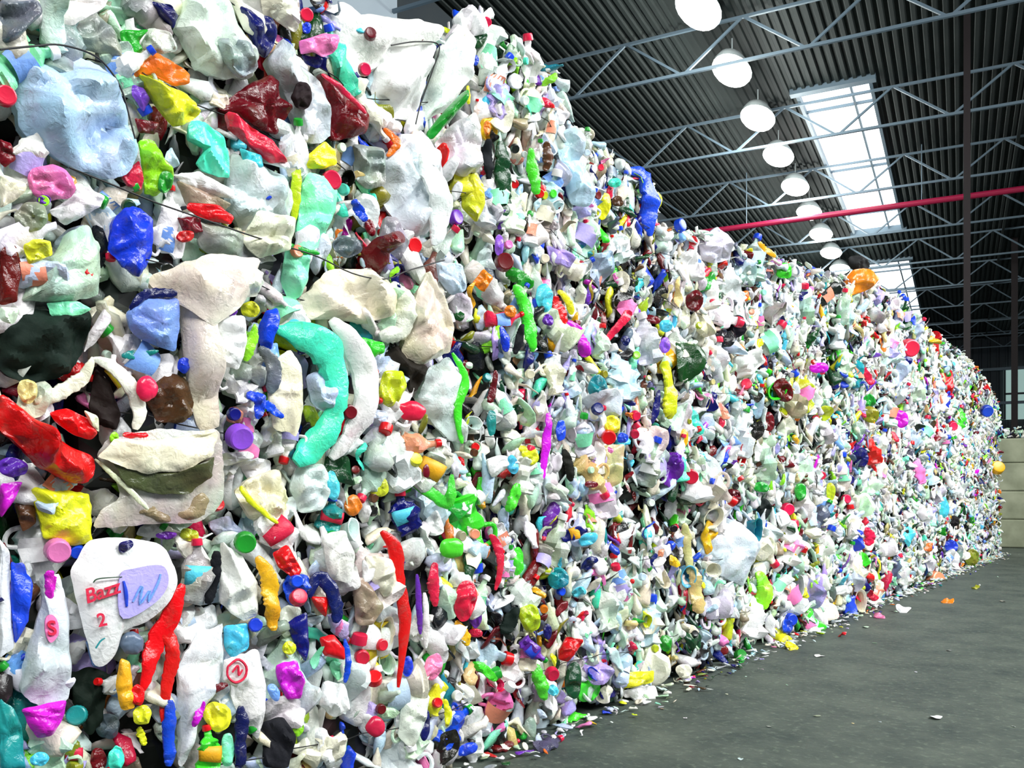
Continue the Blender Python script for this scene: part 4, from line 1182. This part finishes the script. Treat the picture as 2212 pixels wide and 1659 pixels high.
# ---------------------------------------------------------------- uncountable packed scraps: one part per bale
LO = []
for q in range(34):
    code = ['bo', 'sc', 'fi', 'st', 'sc', 'bo', 'fi', 'ju'][q % 8]
    V, F = template(code, np.random.default_rng(900 + q), hi=False)['body']
    V = np.array(V, float); lv = np.array([i for f in F for i in f], np.int32); lt = np.array([len(f) for f in F], np.int32)
    LO.append((V, lv, lt))
def stuff(name, pcs, mat, parent, label=None):
    if not pcs: return None
    VV, LV, LT, CC = [], [], [], []; off = 0
    o0 = np.array(parent.location) if parent is not None else np.zeros(3)
    for (ti, p, R, col) in pcs:
        V, lv, lt = LO[ti]; VV.append(V @ R + (p - o0)); LV.append(lv + off); LT.append(lt); CC.append(np.tile(np.array(col, np.float32), (len(lt), 1))); off += len(V)
    VV = np.concatenate(VV).astype(np.float32); LV = np.concatenate(LV); LT = np.concatenate(LT); CC = np.concatenate(CC)
    me = bpy.data.meshes.new(name); me.vertices.add(len(VV)); me.vertices.foreach_set('co', VV.ravel())
    me.loops.add(len(LV)); me.loops.foreach_set('vertex_index', LV)
    me.polygons.add(len(LT)); ls = np.concatenate([[0], np.cumsum(LT)[:-1]]).astype(np.int32)
    me.polygons.foreach_set('loop_start', ls); me.polygons.foreach_set('loop_total', LT)
    me.polygons.foreach_set('use_smooth', np.ones(len(LT), bool))
    a = me.attributes.new('piece_colour', 'FLOAT_COLOR', 'FACE'); a.data.foreach_set('color', CC.ravel())
    me.materials.append(mat); me.update(calc_edges=True); me.validate()
    o = bpy.data.objects.new(name, me); C.objects.link(o)
    if parent is not None: o.parent = parent
    o['kind'] = 'stuff'
    return o
R3 = np.random.default_rng(5)
def rand_piece(p, nrm, size, ang, thick=1.0, w=1.0, colour=None):
    ex = unit(np.cross((0, 0, 1.0), nrm)); ey = np.cross(nrm, ex); X = ex * math.cos(ang) + ey * math.sin(ang); Y = np.cross(nrm, X)
    R = np.stack([X * size, Y * size * w, nrm * size * thick])
    y_, z_ = float(p[1]), float(p[2])
    zone = math.sin(y_ * 3.1 + 1.3 * z_) + math.sin(z_ * 4.7 - y_ * 1.7 + 1) + .7 * math.sin(y_ * 7.3 + z_ * 5.1)    # how the loads were mixed: pale runs, darker runs
    c = colour or PN[int(R3.choice(len(PN), p=PWD if zone < -1.05 else PWL if zone > -.2 else PW))]
    return (int(R3.integers(len(LO))), np.asarray(p, float), R, shade_of(c, R3))
for (k, r), e in BALE.items():
    y0, y1 = BY0 + k * BL, BY0 + (k + 1) * BL
    if k == -2: y0 = .9
    pcs = []
    near = k <= -1
    dens = 290 if k <= -1 else 310 if k < 3 else 300
    n_ = int(dens * (y1 - y0) * BH)
    vert = .75 if (k == 0 and r == 2) else .45 if k in (0, 1) else .3
    for _ in range(n_):
        y = R3.uniform(y0, y1); zt = row_top(y) if r == 2 else (r + 1) * BH
        z = R3.uniform(r * BH + .01, zt - .01); p = np.array([WX, y, z])
        qx, qy, qz = to_px(p)
        if qy < -60 or qy > 1720: continue
        d = face_depth(y, z) - R3.uniform(.0, .075)
        s = R3.uniform(.10, .24) if near else R3.uniform(.10, .23) if k < 3 else R3.uniform(.10, .24)
        if covered(qx, qy, 1.0): d -= .035
        p[0] = WX + d
        nrm = unit(NB + R3.normal(size=3) * .38)
        ang = R3.uniform(0, 6.28) if R3.random() > vert else math.pi / 2 + R3.normal() * .2
        pcs.append(rand_piece(p, nrm, s, ang, R3.uniform(.6, 1.1), R3.uniform(.55, 1.1)))
    if r == 2:      # ragged upper edge
        for _ in range(int(150 * (y1 - y0))):
            y = R3.uniform(y0, y1); zt = row_top(y)
            p = np.array([WX - R3.uniform(0, .5) ** 1.3, y, zt - R3.uniform(0, .06)])
            nrm = unit(NB * .5 + np.array([0, 0, 1.0]) + R3.normal(size=3) * .5)
            pcs.append(rand_piece(p, nrm, R3.uniform(.07, .17), R3.uniform(0, 6.28), R3.uniform(.7, 1.2), R3.uniform(.6, 1.1)))
    if k == NCOL - 3:   # end face of the last stack
        for _ in range(420):
            z = R3.uniform(r * BH, row_top(y1) if r == 2 else (r + 1) * BH); x = WX - R3.uniform(-.02, 1.0)
            pcs.append(rand_piece((x, y1 - R3.uniform(0, .05), z), unit(np.array([0, 1., 0]) + R3.normal(size=3) * .3), R3.uniform(.07, .16), R3.uniform(0, 6.28)))
    stuff('packed_scraps', pcs, M_ST, e)
# litter at the foot of the wall
pcs = []
for _ in range(900):
    y = 2.4 + (19.2 - 2.4) * R3.random() ** .8
    x = WX + abs(R3.normal()) * .11
    s = R3.uniform(.04, .11) * (1 if x < WX + .15 else .7)
    pcs.append(rand_piece((x, y, .012 + s * .08), unit(np.array([0, 0, 1.]) + R3.normal(size=3) * .2), s, R3.uniform(0, 6.28), .6))
o = stuff('litter', pcs, M_ST, None); tag(o, 'loose crumbs and scraps of plastic spilled along the foot of the bales', 'litter', None, 'stuff')
pcs = []
for _ in range(260):
    q = R3.uniform(0, 3.2); p = np.array(hall(LB + q - .1, 21.4 + R3.uniform(.05, .6), 2.33 + R3.uniform(0, .25)))
    pcs.append(rand_piece(p, unit(R3.normal(size=3) * .6 + np.array([.3, -.5, .8])), R3.uniform(.08, .2), R3.uniform(0, 6.28)))
o = stuff('plastic_waste', pcs, M_ST, None); tag(o, 'heap of mixed plastic scraps lying on top of the concrete blocks', 'plastic waste', None, 'stuff')
# single scraps on the open floor
FLOOR = [(2022, 1552, 34, 'white'), (1765, 1548, 24, 'grey'), (1600, 1640, 20, 'milky white'), (1900, 1560, 10, 'grey'), (1770, 1418, 30, 'white'), (1870, 1356, 18, 'pale green'), (1890, 1390, 14, 'grey'),
         (2165, 1300, 22, 'grey'), (2050, 1406, 14, 'grey'), (1978, 1452, 9, 'white'), (1842, 1563, 9, 'tan'), (1660, 1570, 14, 'grey'), (2155, 1247, 10, 'pale green'), (1480, 1552, 14, 'white'), (1430, 1532, 12, 'taupe'), (1570, 1500, 9, 'cream'), (1700, 1480, 8, 'pale green'), (2190, 1570, 10, 'grey')]
for i, (x, y, L_, col) in enumerate(FLOOR):
    z = FPX * EYE / (y - 1060); p = CAM + ray(x, y) * z; p[2] = 0
    s = L_ * z / FPX
    rng = np.random.default_rng(300 + i)
    p[2] = s * .09
    near_ = min(((a, b) for j, (a, b, _, _) in enumerate(FLOOR) if j != i), key=lambda q: (q[0] - x) ** 2 + (q[1] - y) ** 2)
    side = 'right' if x > 1900 else 'middle' if x > 1650 else 'left'; dist = 'near the bottom edge' if y > 1530 else 'halfway up the floor' if y > 1400 else 'far back near the bales'
    lab = '%s %s scrap on the dark floor, %s, %s side' % ('largest' if L_ > 32 else 'small' if L_ > 12 else 'tiny', col, dist, side)
    if lab in USED: lab = 'second ' + lab
    USED.add(lab)
    place_piece('fi' if L_ > 12 else 'sc', p, unit(np.array([.02, .05, 1.])), rng.uniform(0, 3), s, col, lab, rng, 'scraps on the floor', .35)
# pieces spilled at the foot
SPILL = [(1245, 1545, 48, 'bright green', 'bo'), (1215, 1562, 40, 'mint', 'sc'), (1185, 1608, 62, 'slate', 'ju'), (1092, 1612, 60, 'maroon', 'bo'), (1385, 1500, 70, 'white', 'fi'), (1710, 1392, 40, 'yellow', 'fi'), (1820, 1365, 26, 'red', 'sc'), (1950, 1312, 34, 'white', 'fi'), (1900, 1325, 30, 'pink', 'sc'), (2110, 1262, 26, 'olive', 'bo'), (2046, 1292, 26, 'orange', 'sc'), (1480, 1462, 40, 'cream', 'bo'), (1600, 1420, 28, 'green', 'sc')]
for i, (x, y, L_, col, code) in enumerate(SPILL):
    z = FPX * EYE / (y + 10 - 1060); p = CAM + ray(x, y + 10) * z; s = L_ * z / FPX; p[2] = s * .16
    rng = np.random.default_rng(400 + i)
    lab = '%s %s lying on the floor at the foot of the bales' % (col, NOUN[code][1])
    if lab in USED: lab = 'second and farther ' + lab
    USED.add(lab)
    place_piece(code, p, unit(np.array([.35, -.25, .9])), rng.uniform(-.5, .5) + .6, s * 1.1, col, lab, rng, None, .9)
